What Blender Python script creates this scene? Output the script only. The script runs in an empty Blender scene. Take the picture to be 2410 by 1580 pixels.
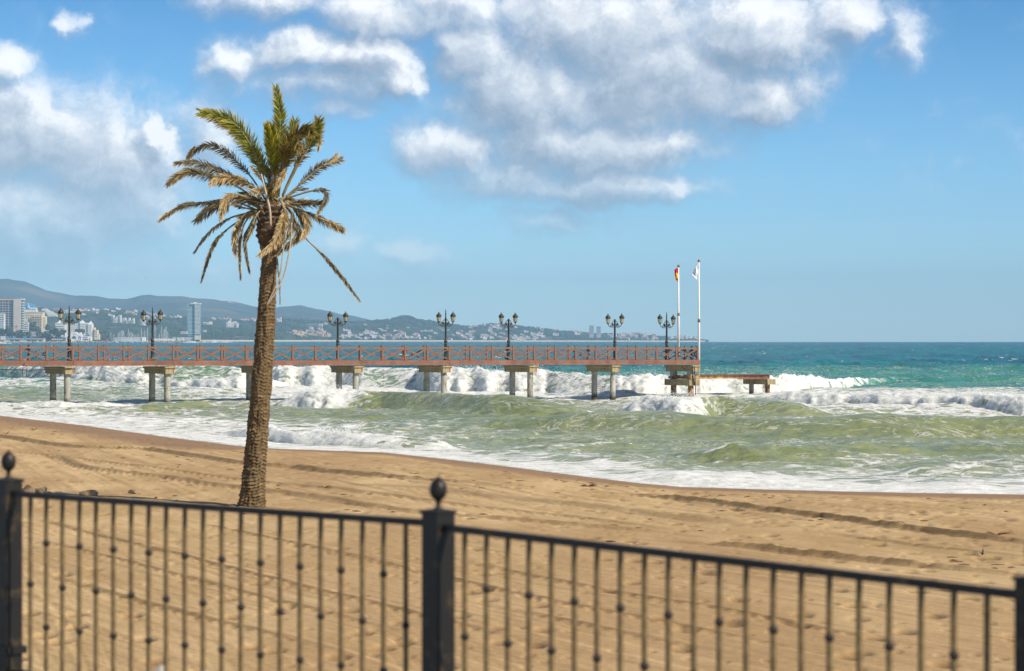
import bpy, math, random
import numpy as np
from mathutils import Vector, Matrix

random.seed(7); RNG = np.random.default_rng(11)
SC = bpy.context.scene
COL = SC.collection
R_ = math.radians

# ------------------------------------------------------------------ camera, light, exposure
F = 6500.0          # focal length in photo pixels (2410 wide)
CX = 1205.0
HZ = 798.0          # eye-level row of the photo
EZ = 4.60           # eye height above the water
RE = 7.4e6          # earth radius incl. refraction: the sea drops away
cam_d = bpy.data.cameras.new('camera'); cam = bpy.data.objects.new('camera', cam_d); COL.objects.link(cam)
cam.location = (0, 0, EZ); cam.rotation_euler = (R_(90), 0, 0)
cam_d.sensor_width = 36; cam_d.lens = 36*F/2410; cam_d.shift_y = (HZ-790)/2410
cam_d.clip_start = .5; cam_d.clip_end = 60000
cam_d.dof.use_dof = True; cam_d.dof.focus_distance = 190; cam_d.dof.aperture_fstop = 4.8
SC.camera = cam
SC.view_settings.view_transform = 'Standard'; SC.view_settings.look = 'None'
SC.view_settings.exposure = 0.24; SC.view_settings.gamma = 1
try: SC.view_settings.use_curve_mapping = False
except Exception: pass

SUN_AZ = 124.0   # clockwise from +Y (view axis): sun over the viewer's right shoulder
SUN_EL = 40.0
sd = Vector((math.sin(R_(SUN_AZ))*math.cos(R_(SUN_EL)), math.cos(R_(SUN_AZ))*math.cos(R_(SUN_EL)), math.sin(R_(SUN_EL))))
sun_d = bpy.data.lights.new('sun', 'SUN'); sun_d.energy = 4.8; sun_d.angle = R_(.5); sun_d.color = (1, .90, .76)
sun = bpy.data.objects.new('sun', sun_d); COL.objects.link(sun)
sun.rotation_euler = (-sd).to_track_quat('-Z', 'Y').to_euler()

class NT:
    """tiny node helper"""
    def __init__(s, nt): s.nt = nt
    def n(s, t, **kw):
        n = s.nt.nodes.new(t)
        for k, v in kw.items(): setattr(n, k, v)
        return n
    def put(s, sock, v):
        if isinstance(v, bpy.types.NodeSocket): s.nt.links.new(v, sock)
        elif v is not None:
            try: sock.default_value = v
            except Exception: sock.default_value = tuple(v)+(1,) if len(v) == 3 else v
    def m(s, op, a, b=None, c=None, clamp=False):
        n = s.n('ShaderNodeMath', operation=op, use_clamp=clamp)
        s.put(n.inputs[0], a); s.put(n.inputs[1], b)
        if c is not None: s.put(n.inputs[2], c)
        return n.outputs[0]
    def vm(s, op, a, b=None, scale=None):
        n = s.n('ShaderNodeVectorMath', operation=op)
        s.put(n.inputs[0], a)
        if b is not None: s.put(n.inputs[1], b)
        if scale is not None: s.put(n.inputs['Scale'], scale)
        return n.outputs['Value'] if op in ('DOT_PRODUCT', 'LENGTH', 'DISTANCE') else n.outputs[0]
    def noise(s, vec, scale, detail=4, rough=.55, dist=0, out=0):
        n = s.n('ShaderNodeTexNoise'); s.put(n.inputs['Vector'], vec)
        n.inputs['Scale'].default_value = scale; n.inputs['Detail'].default_value = detail
        n.inputs['Roughness'].default_value = rough; n.inputs['Distortion'].default_value = dist
        return n.outputs[out]
    def ramp(s, fac, stops, interp='LINEAR'):
        n = s.n('ShaderNodeValToRGB'); s.put(n.inputs[0], fac)
        cr = n.color_ramp; cr.interpolation = interp
        while len(cr.elements) < len(stops): cr.elements.new(.5)
        for e, (p, c) in zip(cr.elements, stops):
            e.position = p; e.color = (c, c, c, 1) if isinstance(c, (int, float)) else tuple(c)+(1,)
        return n.outputs[0]
    def mr(s, v, a, b, c=0., d=1., smooth=False):
        n = s.n('ShaderNodeMapRange', interpolation_type='SMOOTHSTEP' if smooth else 'LINEAR')
        s.put(n.inputs[0], v)
        for i, x in zip((1, 2, 3, 4), (a, b, c, d)): s.put(n.inputs[i], x)
        return n.outputs[0]
    def mix(s, f, a, b, blend='MIX'):
        n = s.n('ShaderNodeMix', data_type='RGBA', blend_type=blend)
        s.put(n.inputs[0], f)
        for i, x in ((6, a), (7, b)):
            if isinstance(x, (tuple, list)): n.inputs[i].default_value = tuple(x)+((1,) if len(x) == 3 else ())
            else: s.put(n.inputs[i], x)
        return n.outputs[2]
    def comb(s, x, y, z):
        n = s.n('ShaderNodeCombineXYZ')
        for i, v in enumerate((x, y, z)): s.put(n.inputs[i], v)
        return n.outputs[0]
    def sep(s, v):
        n = s.n('ShaderNodeSeparateXYZ'); s.put(n.inputs[0], v); return n.outputs

# ------------------------------------------------------------------ world: Nishita sky + cloud layer (by direction)
W = bpy.data.worlds.new('World'); SC.world = W; W.use_nodes = True
W.node_tree.nodes.clear(); N = NT(W.node_tree)
sky = N.n('ShaderNodeTexSky', sky_type='NISHITA'); sky.sun_disc = False
sky.sun_elevation = R_(SUN_EL); sky.sun_rotation = R_(SUN_AZ)
sky.altitude = 300; sky.air_density = 1.0; sky.dust_density = .35; sky.ozone_density = 2.2
tc = N.n('ShaderNodeTexCoord')
dx, dy, dz = N.sep(tc.outputs['Generated'])
az = N.m('ARCTAN2', dx, dy); el = N.m('ARCSINE', dz)
# photo px offsets / F == radians near the axis; work in units of 100 photo px
P0 = N.comb(N.m('MULTIPLY', az, 65.0), N.m('MULTIPLY', el, 65.0), 0.0)

def cloud_group():
    g = bpy.data.node_groups.new('cloud_density', 'ShaderNodeTree')
    g.interface.new_socket('P', in_out='INPUT', socket_type='NodeSocketVector')
    g.interface.new_socket('D', in_out='OUTPUT', socket_type='NodeSocketFloat')
    G = NT(g); gi = G.n('NodeGroupInput'); go = G.n('NodeGroupOutput'); p = gi.outputs[0]
    wob = G.vm('SUBTRACT', G.noise(p, .8, 4, .6, out=1), (.5, .5, .5))
    pw = G.vm('ADD', p, G.vm('MULTIPLY', wob, (1.7, 1.1, 0)))
    # blobs: centre px x, y, radii, weight
    blobs = [(60, 330, 330, 150, 1.0), (270, 400, 190, 150, 1.0), (60, 520, 450, 140, 1.0), (100, 640, 420, 60, .55), (378, 330, 50, 62, 1.1), (350, 450, 120, 130, .8), (10, 160, 85, 55, .85), (182, 62, 30, 26, .45),
             (560, 150, 90, 55, .8), (690, 125, 150, 60, 1.05), (850, 140, 130, 62, 1.1), (940, 185, 60, 60, .8), (770, 200, 200, 40, .6),
             (640, 0, 190, 55, .75), (900, 40, 160, 75, .85), (1060, 20, 160, 90, .8),
             (1120, 130, 120, 110, .9), (1250, 230, 230, 130, 1.1), (1400, 80, 330, 150, .95), (1560, 190, 280, 150, 1.05), (1800, 90, 200, 110, 1.1), (1990, 40, 100, 80, .95), (1790, 240, 110, 75, .9), (2120, 100, 45, 60, .42), (1900, 200, 60, 70, .6),
             (1400, 350, 290, 75, 1.1), (1060, 340, 150, 70, .9), (1560, 335, 120, 55, .95), (1430, 440, 240, 50, .95), (1200, 420, 160, 60, .75), (1580, 440, 60, 50, .8),
             (1320, 512, 110, 34, .42), (980, 600, 65, 32, .40), (800, 575, 60, 28, .34), (790, 250, 80, 22, .4), (500, 330, 60, 60, .35)]
    acc = None
    for (x, y, rx, ry, w) in blobs:
        c = ((x-CX)/100, (HZ-y)/100, 0)
        d = G.vm('MULTIPLY', G.vm('SUBTRACT', pw, c), (100/rx, 100/ry, 0))
        q = G.m('SUBTRACT', 1.0, G.vm('DOT_PRODUCT', d, d))
        q = G.m('MULTIPLY', G.m('MAXIMUM', q, -2.6), w)
        acc = q if acc is None else G.m('SMOOTH_MAX', acc, q, .25)
    # elsewhere in the sky: scattered fair-weather clouds
    big = G.m('MULTIPLY', G.m('SUBTRACT', G.noise(p, .045, 3, .5), .56), 9.0)
    sx, sy, _ = G.sep(p)
    away = G.m('MAXIMUM', G.mr(G.m('ABSOLUTE', sx), 13.5, 17, 0, 1), G.mr(sy, 9.0, 12, 0, 1))
    up = G.mr(sy, 2.0, 6, 0, 1)
    big = G.m('SUBTRACT', G.m('MULTIPLY', G.m('ADD', big, 3), G.m('MULTIPLY', away, up)), 3)
    acc = G.m('MAXIMUM', acc, big)
    f1 = G.noise(pw, .60, 10, .66)
    f2 = G.noise(p, .35, 4, .5)
    acc = G.m('MULTIPLY', acc, G.mr(acc, -.2, .2, 1.0, 1.75))
    d = G.m('ADD', acc, G.m('MULTIPLY', G.m('SUBTRACT', f1, .5), 3.0))
    d = G.m('ADD', d, G.m('MULTIPLY', G.m('SUBTRACT', f2, .5), 1.3))
    g.links.new(d, go.inputs[0])
    return g
cg = cloud_group()
def cd(p):
    n = N.n('ShaderNodeGroup'); n.node_tree = cg; N.put(n.inputs[0], p); return n.outputs[0]
D0 = cd(P0)
D1 = cd(N.vm('ADD', P0, (.30, .34, 0)))      # towards the sun
D2 = cd(N.vm('ADD', P0, (.05, .95, 0)))
cover = N.mr(D0, -1.0, 1.5, 0, 1, True)
lit = N.m('ADD', .48, N.m('MULTIPLY', N.m('SUBTRACT', D0, D1), .42))
lit = N.m('ADD', lit, N.m('MULTIPLY', N.m('SUBTRACT', D0, D2), .13))
lit = N.m('SUBTRACT', lit, N.m('MULTIPLY', N.mr(D0, .9, 2.8), .22), clamp=True)
ccol = N.ramp(lit, [(0, (2.6, 3.4, 4.5)), (.30, (3.9, 4.6, 5.7)), (.58, (6.0, 6.6, 7.5)), (1, (10.6, 10.6, 10.6))])
# sky grading by elevation: clear deeper blue upwards, pale at the horizon
elp = N.m('MULTIPLY', el, 65.0)
grad = N.ramp(N.mr(elp, 0, 30), [(0, (.98, 1.40, 1.95)), (.10, (.60, 1.01, 1.50)), (.27, (.25, .60, .98)), (1, (.09, .33, .57))])
skyc = N.mix(1.0, sky.outputs[0], grad, 'MULTIPLY')
covs = N.m('MULTIPLY', cover, N.mr(elp, .6, 4.2, .35, .96))
final = N.mix(covs, skyc, ccol)
bg = N.n('ShaderNodeBackground'); N.put(bg.inputs[0], final); bg.inputs[1].default_value = .095
out = N.n('ShaderNodeOutputWorld'); W.node_tree.links.new(bg.outputs[0], out.inputs[0])

# ------------------------------------------------------------------ helpers
def drop(Y): return -(Y*Y)/(2*RE)
def at(px, py, Y):
    return Vector(((px-CX)*Y/F, Y, EZ-(py-HZ)*Y/F))
def tag(o, label=None, cat=None, group=None, kind=None):
    if label: o['label'] = label
    if cat: o['category'] = cat
    if group: o['group'] = group
    if kind: o['kind'] = kind
    return o
def empty(name, loc=(0, 0, 0), rz=0., label=None, cat=None, group=None):
    o = bpy.data.objects.new(name, None); COL.objects.link(o)
    o.location = loc; o.rotation_euler = (0, 0, rz); o.empty_display_size = .2
    return tag(o, label, cat, group)
def link(name, me, parent=None, loc=(0, 0, 0), rot=(0, 0, 0), scale=(1, 1, 1)):
    o = bpy.data.objects.new(name, me); COL.objects.link(o)
    o.location = loc; o.rotation_euler = rot; o.scale = scale
    if parent: o.parent = parent
    return o
def copy_tree(o, parent=None):
    c = o.copy(); COL.objects.link(c); c.parent = parent
    for ch in list(KIDS.get(o.name, [])):
        k = copy_tree(ch, c); KIDS.setdefault(c.name, []).append(k)
    return c
KIDS = {}
def kid(parent, o):
    o.parent = parent; KIDS.setdefault(parent.name, []).append(o); return o

class MB:
    def __init__(s): s.v = []; s.f = []; s.mi = []; s.cm = 0
    def add(s, vs, fs):
        k = len(s.v); s.v.extend([tuple(v) for v in vs]); s.f.extend([tuple(i+k for i in f) for f in fs]); s.mi.extend([s.cm]*len(fs)); return s
    def box(s, c, d, M=None):
        x, y, z = (e/2 for e in d); vs = [Vector((sx*x, sy*y, sz*z)) for sx in (-1, 1) for sy in (-1, 1) for sz in (-1, 1)]
        if M: vs = [M @ v for v in vs]
        vs = [v+Vector(c) for v in vs]
        return s.add(vs, [(0, 1, 3, 2), (4, 6, 7, 5), (0, 4, 5, 1), (2, 3, 7, 6), (0, 2, 6, 4), (1, 5, 7, 3)])
    def bar(s, a, b, w, h, bev=0):
        a = Vector(a); b = Vector(b); t = (b-a).normalized(); up = Vector((0, 0, 1))
        if abs(t.z) > .95: up = Vector((1, 0, 0))
        sx = t.cross(up).normalized(); sz = sx.cross(t).normalized()
        vs = []
        for p in (a, b):
            for i, j in ((-1, -1), (1, -1), (1, 1), (-1, 1)): vs.append(p+sx*(i*w/2)+sz*(j*h/2))
        return s.add(vs, [(0, 3, 2, 1), (4, 5, 6, 7), (0, 1, 5, 4), (1, 2, 6, 5), (2, 3, 7, 6), (3, 0, 4, 7)])
    def tube(s, pts, rad, n=6, caps=True):
        pts = [Vector(p) for p in pts]
        if not hasattr(rad, '__len__'): rad = [rad]*len(pts)
        rings = []; prev = None
        for i, p in enumerate(pts):
            t = (pts[min(i+1, len(pts)-1)]-pts[max(i-1, 0)]).normalized()
            if prev is None: prev = t.orthogonal().normalized()
            u = (prev-t*prev.dot(t)).normalized(); v = t.cross(u); prev = u
            rings.append([p+(u*math.cos(2*math.pi*k/n)+v*math.sin(2*math.pi*k/n))*rad[i] for k in range(n)])
        vs = [q for r in rings for q in r]; fs = []
        for i in range(len(pts)-1):
            for k in range(n):
                a = i*n+k; b = i*n+(k+1) % n; fs.append((a, b, b+n, a+n))
        if caps: fs.append(tuple(range(n))[::-1]); fs.append(tuple(len(vs)-n+k for k in range(n)))
        return s.add(vs, fs)
    def lathe(s, prof, c=(0, 0, 0), n=12):
        c = Vector(c); vs = []; fs = []
        for r, z in prof:
            for k in range(n):
                a = 2*math.pi*(k+.5)/n; vs.append(c+Vector((r*math.cos(a), r*math.sin(a), z)))
        for i in range(len(prof)-1):
            for k in range(n):
                a = i*n+k; b = i*n+(k+1) % n; fs.append((a, b, b+n, a+n))
        fs.append(tuple(range(n))[::-1]); fs.append(tuple(len(vs)-n+k for k in range(n)))
        return s.add(vs, fs)
    def mesh(s, name, mats, smooth=False):
        me = bpy.data.meshes.new(name); me.from_pydata(s.v, [], s.f)
        if not isinstance(mats, (list, tuple)): mats = [mats]
        for m in mats: me.materials.append(m)
        if len(mats) > 1: me.polygons.foreach_set('material_index', s.mi)
        if smooth: me.polygons.foreach_set('use_smooth', [True]*len(me.polygons))
        me.update(); return me
    def build(s, name, mats, parent=None, smooth=False, loc=(0, 0, 0)):
        return link(name, s.mesh(name, mats, smooth), parent, loc)

_lat = RNG.random((256, 256)).astype(np.float64)
def vnoise(x, y):
    xi = np.floor(x).astype(np.int64); yi = np.floor(y).astype(np.int64)
    fx = x-xi; fy = y-yi; fx = fx*fx*fx*(fx*(fx*6-15)+10); fy = fy*fy*fy*(fy*(fy*6-15)+10)
    a = _lat[xi & 255, yi & 255]; b = _lat[(xi+1) & 255, yi & 255]
    c = _lat[xi & 255, (yi+1) & 255]; d = _lat[(xi+1) & 255, (yi+1) & 255]
    return (a*(1-fx)+b*fx)*(1-fy)+(c*(1-fx)+d*fx)*fy-.5
def fbm(x, y, o=4, g=.5, l=2.03):
    r = 0; a = 1.
    for i in range(o):
        r = r+a*vnoise(x*1.+i*17.3, y*1.+i*9.1); x = x*l; y = y*l; a *= g
    return r
def sstep(a, b, x):
    t = np.clip((x-a)/(b-a), 0, 1); return t*t*(3-2*t)
def interp(px, xs, ys): return np.interp(px, xs, ys)

def grid_mesh(name, X, Y, Z, mat, attrs=None, smooth=True):
    r, c = X.shape; n = r*c
    co = np.stack([X, Y, Z], -1).reshape(-1).astype(np.float32)
    i = np.arange(n).reshape(r, c); a = i[:-1, :-1]; b = i[:-1, 1:]; d = i[1:, 1:]; e = i[1:, :-1]
    q = np.stack([a, b, d, e], -1).reshape(-1, 4)
    me = bpy.data.meshes.new(name)
    me.vertices.add(n); me.vertices.foreach_set('co', co)
    me.loops.add(q.size); me.loops.foreach_set('vertex_index', q.reshape(-1).astype(np.int32))
    me.polygons.add(len(q)); me.polygons.foreach_set('loop_start', np.arange(0, q.size, 4, dtype=np.int32))
    me.polygons.foreach_set('loop_total', np.full(len(q), 4, dtype=np.int32))
    me.update(calc_edges=True)
    if smooth: me.polygons.foreach_set('use_smooth', np.ones(len(q), dtype=bool))
    for k, v in (attrs or {}).items():
        at_ = me.attributes.new(k, 'FLOAT', 'POINT'); at_.data.foreach_set('value', v.reshape(-1).astype(np.float32))
    me.materials.append(mat); return me

def new_mat(name):
    m = bpy.data.materials.new(name); m.use_nodes = True; m.node_tree.nodes.clear()
    k = NT(m.node_tree); o = k.n('ShaderNodeOutputMaterial'); b = k.n('ShaderNodeBsdfPrincipled')
    m.node_tree.links.new(b.outputs[0], o.inputs[0]); return m, k, b
def simple(name, col, rough=.6, var=.25, scale=3., bump=.2, metal=0., bscale=None, dist=.02, col2=None, spec=.5, coords='Object'):
    m, k, b = new_mat(name)
    tcn = k.n('ShaderNodeTexCoord'); v = tcn.outputs[coords]
    n1 = k.noise(v, scale, 5, .6)
    c2 = col2 or tuple(c*(1-var) for c in col)
    base = k.mix(k.mr(n1, .35, .65), c2, col)
    k.put(b.inputs['Base Color'], base); b.inputs['Roughness'].default_value = rough; b.inputs['Metallic'].default_value = metal
    b.inputs['Specular IOR Level'].default_value = spec
    if bump:
        bp = k.n('ShaderNodeBump'); bp.inputs['Strength'].default_value = bump; bp.inputs['Distance'].default_value = dist
        k.put(bp.inputs['Height'], k.noise(v, bscale or scale*4, 4, .6)); k.put(b.inputs['Normal'], bp.outputs[0])
    return m
# ------------------------------------------------------------------ shoreline and beach
SHX = [-1500, -400, 0, 200, 400, 570, 640, 900, 1050, 1200, 1400, 1500, 1600, 1800, 2000, 2200, 2410, 2800, 4000]
SHY = [930, 955, 979, 1002, 1030, 1051, 1056, 1065, 1081, 1099, 1125, 1137, 1146, 1152, 1157, 1161, 1164, 1170, 1180]
def Ys_of(u): return (EZ-.1)*F/(np.interp(CX+F*np.asarray(u), SHX, SHY)-HZ)
def sand_base(u, Y):
    ys = Ys_of(u); t = ys-Y
    z = .1+1.35*(1-np.exp(-np.maximum(t, 0)/(.45*ys)))
    return np.where(t < 0, .1+.035*t, z)
_tabY = np.geomspace(20, 200, 900)
def sand_at(px, py):
    u = (px-CX)/F; z = sand_base(u, _tabY); y = HZ+F*(EZ-z)/_tabY
    ok = _tabY < Ys_of(u)
    Y = float(np.interp(-py, -y[ok], _tabY[ok])); return Vector((u*Y, Y, float(sand_base(u, Y))))

tracks = [ # photo polyline, height, half width, damp, tread
 ([(-80, 1018), (0, 1028), (60, 1036), (140, 1047), (200, 1053), (300, 1056), (350, 1058), (430, 1070), (500, 1081), (570, 1092), (640, 1097), (700, 1099), (760, 1107), (830, 1114), (900, 1121), (960, 1126), (1100, 1135), (1230, 1146), (1330, 1152)], .20, .75, 1.0, .5),
 ([(1330, 1152), (1380, 1155), (1500, 1164), (1600, 1174), (1700, 1186), (1850, 1205), (2000, 1224), (2120, 1240), (2250, 1257), (2410, 1276), (2600, 1300)], .20, .55, 1.1, 1.0),
 ([(100, 1068), (150, 1080), (190, 1096), (240, 1106), (300, 1114), (400, 1124), (480, 1138), (560, 1149), (640, 1156), (720, 1166), (800, 1177), (850, 1188), (950, 1203), (1080, 1214), (1200, 1222), (1300, 1230), (1430, 1241), (1560, 1256), (1700, 1270)], .13, .55, .7, .8),
 ([(1430, 1268), (1560, 1276), (1640, 1281), (1700, 1284), (1780, 1290), (1900, 1304), (2020, 1315), (2150, 1328), (2280, 1341), (2410, 1354), (2600, 1375)], .18, .45, 1.0, .25),
 ([(1900, 1248), (2050, 1268), (2200, 1288), (2410, 1312), (2600, 1335)], .07, .35, .7, .3),
 ([(0, 1060), (120, 1072), (260, 1088), (420, 1108), (560, 1128), (800, 1150), (1000, 1175), (1180, 1196), (1400, 1222), (1700, 1262)], .05, .5, .6, 1.0),
 ([(700, 1133), (860, 1140), (1020, 1148), (1200, 1168), (1400, 1190), (1600, 1215), (1900, 1250)], .06, 1.4, .55, .4),
 ([(60, 1215), (250, 1262), (450, 1312), (650, 1360), (850, 1410), (1000, 1445), (1200, 1492), (1500, 1560)], .05, .22, .75, 1.0),
 ([(60, 1262), (260, 1312), (460, 1362), (660, 1412), (860, 1462), (1100, 1520)], .045, .2, .7, 1.0),
 ([(400, 1215), (600, 1260), (800, 1302), (1000, 1345), (1250, 1400), (1500, 1450), (1800, 1512), (2100, 1570)], .05, .2, .7, 1.0),
 ([(1000, 1300), (1250, 1350), (1500, 1400), (1700, 1432), (1950, 1480), (2200, 1525), (2410, 1560)], .05, .2, .8, 1.0),
 ([(60, 1340), (300, 1405), (500, 1458), (700, 1508), (960, 1570)], .05, .2, .75, .8),
 ([(1050, 1400), (1300, 1452), (1600, 1515), (1850, 1565)], .04, .2, .75, .8),
 ([(60, 1430), (260, 1490), (480, 1550)], .05, .2, .75, .8),
]
PATHS = []
for pl, h, w, dmp_shade, tr in tracks:
    P = np.array([[v.x, v.y] for v in (sand_at(x, y) for x, y in pl)])
    PATHS.append((P, h, w, dmp_shade, tr))

def sand_detail(X, Y):
    """relief, with damp tone and painted shade, from wheel tracks, footprints and wind"""
    Z = np.zeros_like(X); damp_shade = np.zeros_like(X)
    for P, h, w, dmp_shade, tr in PATHS:
        h = h*.42; w = w*.5
        best = np.full(X.shape, 1e9); sgn = np.zeros_like(X); sal = np.zeros_like(X); s0 = 0
        m = (X > P[:, 0].min()-3) & (X < P[:, 0].max()+3) & (Y > P[:, 1].min()-6) & (Y < P[:, 1].max()+6)
        idx = np.where(m); x = X[idx]; y = Y[idx]
        bd = np.full(x.shape, 1e9); sg = np.zeros_like(x); al = np.zeros_like(x)
        for a, b in zip(P[:-1], P[1:]):
            d = b-a; L = np.hypot(*d); d = d/L
            t = np.clip((x-a[0])*d[0]+(y-a[1])*d[1], 0, L)
            ex = x-(a[0]+d[0]*t); ey = y-(a[1]+d[1]*t); dd = np.hypot(ex, ey)
            n = ex*(-d[1])+ey*d[0]           # >0: left of the travel direction
            mm = dd < bd; bd = np.where(mm, dd, bd); sg = np.where(mm, n, sg); al = np.where(mm, s0+t, al); s0 += L
        # travel runs towards the viewer: screen-left/below is negative n
        n_ = sg/w + .08*vnoise(al*.9, al*0+3.3)
        wob = 1+.12*fbm(al*.35+7, sg*.7, 3)
        end = sstep(0, 4, al)*sstep(0, 6, s0-al)
        sa = np.where(np.abs(sg) < bd*.5+1e-6, np.sign(sg)*bd/w, n_)
        ridge = np.where(sa > 0, np.exp(-(sa/1.5)**2), np.exp(-(sa/.45)**2))
        rut = np.exp(-((sa+1.15)/.45)**2)
        rough = fbm(x*4.6, y*2.0, 4)
        tread = (np.abs(((al/.42) % 1)-.5)*2-.5)*np.exp(-((sa+1.2)/.6)**2)
        z = h*wob*(ridge-.35*rut)+rough*(h*.22+.035*(tr < .3))*np.exp(-(sa/1.3)**2)+tr*.09*tread
        Z[idx] += z*end
        damp_shade[idx] = np.maximum(damp_shade[idx], dmp_shade*end*np.clip(1.25*np.exp(-((sa+.25)/.8)**2)*(.85+.5*rough)+.45*np.maximum(rough, 0)*np.exp(-(sa/3)**2), 0, 1))  # damp sand plus painted shade, weighted to the flank away from the sun
    U_ = X/Y; T_ = Ys_of(U_)-Y
    Q_ = X+.45*Y; Z += .05*fbm(X*.3, Y*.10, 3)+.010*fbm(X*2.2, Y*1.1, 3)+.012*fbm(T_*.55, X*.05, 3, .7)+.020*fbm(Q_*.8, Y*.03, 3)+.012*fbm(Q_*2.6, Y*.05+5, 3)
    # footprints: jittered cells, shallow elongated pits, denser in bands
    def cells(sz, keep, rad, dep, seed):
        gx = np.floor(X/sz).astype(np.int64); gy = np.floor(Y/sz).astype(np.int64); res = np.zeros_like(X)
        for ox in (-1, 0, 1):
            for oy in (-1, 0, 1):
                cx = gx+ox; cy = gy+oy
                r1 = _lat[(cx*7+seed) & 255, (cy*13+seed*3) & 255]; r2 = _lat[(cx*11+seed*5) & 255, (cy*5+seed) & 255]; r3 = _lat[(cx*3+seed) & 255, (cy*17+seed*7) & 255]
                jx = (cx+.1+.8*r1)*sz; jy = (cy+.1+.8*r2)*sz
                dens = fbm(jx*.09+seed, jy*.035, 2)+.5+1.1*sstep(.0, .05, jx/np.maximum(jy, 5))*sstep(48, 60, jy)
                on = (r3 < keep*np.clip(dens*1.6, .05, 2))
                q = ((X-jx)/rad)**2+((Y-jy)/(rad*2.4))**2
                res = np.minimum(res, np.where(on, -dep*np.exp(-q*q)+dep*.35*np.exp(-((np.sqrt(q)-1.5)/.4)**2)*0, 0))
        return res
    fp = cells(.8, .24, .13, .06, 3)+cells(.42, .14, .06, .03, 9)
    return Z+fp, damp_shade, fp

def sand_grid():
    u = np.concatenate([np.linspace(-1.6, -.208, 26)[:-1], np.linspace(-.208, .208, 650), np.linspace(.208, 1.6, 26)[1:]])
    tt = np.linspace(0, 1, 590)
    ys = Ys_of(u)
    y1 = ys+14; y0 = np.full_like(u, 13.0)
    inv = 1/y0[None]**.62+(1/y1[None]**.62-1/y0[None]**.62)*tt[:, None]
    Y = inv**(-1/.62); U = np.broadcast_to(u, Y.shape); X = U*Y
    z = sand_base(U, Y); t = ys[None]-Y
    dz, damp_shade, fp = sand_detail(X, Y)
    k = sstep(.5, 7, t); z = z+dz*k
    # waterline wobble and smooth wet strip
    wob = fbm(X*.2, Y*.05, 3)*3
    wetw = np.interp(CX+F*U, [-400, 0, 400, 540, 600, 900, 1100, 1400, 1700, 2000, 2410], [34, 28, 26, 12, 3, 6, 11, 8, 5, 5.5, 6])
    wet = sstep(1.25, .7, (t+wob*.3)/wetw)
    return X, Y, z, wet, damp_shade*k, t, fp*k
SX, SY, SZ, swet, sdamp_shade, st, sfp = sand_grid()

m_sand, k, b = new_mat('sand_beach')
g = k.n('ShaderNodeNewGeometry'); P = g.outputs['Position']
wet = k.n('ShaderNodeAttribute', attribute_name='wet').outputs['Fac']; dmp_shade = k.n('ShaderNodeAttribute', attribute_name='damp_shade').outputs['Fac']
st1 = k.noise(k.vm('MULTIPLY', P, (1, .35, 1)), .5, 6, .65); n2 = k.noise(P, 9, 5, .7); n3 = k.noise(k.vm('MULTIPLY', P, (.6, .10, 1)), .30, 4, .6)
c = k.mix(k.mr(st1, .38, .62), (.375, .248, .104), (.56, .398, .200))
c = k.mix(k.m('MULTIPLY', k.mr(n3, .46, .58), .6), c, (.32, .19, .078))
qx, qy, _q = k.sep(P); Q1 = k.m('ADD', qx, k.m('MULTIPLY', qy, .45)); Q2 = k.m('ADD', qx, k.m('MULTIPLY', qy, .24)); QQ = k.mix(k.mr(qy, 45, 75), Q1, Q2)
rk = k.noise(k.comb(k.m('MULTIPLY', k.m('ADD', qx, k.m('MULTIPLY', qy, .45)), 5.5), k.m('MULTIPLY', qy, .09), 0), 1.0, 5, .65); rk2 = k.noise(k.comb(k.m('MULTIPLY', k.m('ADD', qx, k.m('MULTIPLY', qy, .24)), 2.3), k.m('MULTIPLY', qy, .05), 0), 1.0, 5, .65)
rkk = k.m('ADD', k.m('MULTIPLY', rk, k.mr(qy, 70, 45)), k.m('MULTIPLY', rk2, k.mr(qy, 45, 70)))
c = k.mix(k.mr(rkk, .50, .64, 0, .80), c, (.29, .18, .080)); c = k.mix(k.mr(rkk, .44, .30, 0, .5), c, (.68, .49, .27))
c = k.mix(k.mr(n2, .3, .75, 0, .35), c, (.66, .47, .26))
c = k.mix(k.m('MULTIPLY', k.mr(k.noise(P, 26, 3, .7), .60, .72), .45), c, (.20, .13, .07))
fpa = k.n('ShaderNodeAttribute', attribute_name='pit_shade').outputs['Fac']; c = k.mix(k.mr(fpa, .010, .05, 0, .75), c, (.23, .14, .062))  # shade inside the footprints, painted in as a darker sand colour
c = k.mix(k.m('MULTIPLY', dmp_shade, .88, clamp=True), c, (.165, .105, .045))  # track bands: flank shade painted into the colour together with damp sand
c = k.mix(k.m('MULTIPLY', wet, .92), c, k.mix(k.mr(st1, .3, .7), (.25, .145, .062), (.30, .18, .085)))
k.put(b.inputs['Base Color'], c); k.put(b.inputs['Roughness'], k.mr(wet, 0, 1, .95, .62)); b.inputs['Specular IOR Level'].default_value = .2
bp = k.n('ShaderNodeBump'); bp.inputs['Distance'].default_value = .03; k.put(bp.inputs['Strength'], k.mr(wet, 0, 1, .75, .06))
hh = k.m('ADD', k.m('MULTIPLY', rkk, 1.4),  k.noise(k.vm('MULTIPLY', P, (1, .7, 1)), 7, 6, .68))
k.put(bp.inputs['Height'], hh); k.put(b.inputs['Normal'], bp.outputs[0])
sand = link('sand_beach', grid_mesh('sand_beach', SX, SY, SZ, m_sand, {'wet': swet, 'damp_shade': sdamp_shade, 'pit_shade': -sfp}))
tag(sand, kind='structure')

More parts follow.
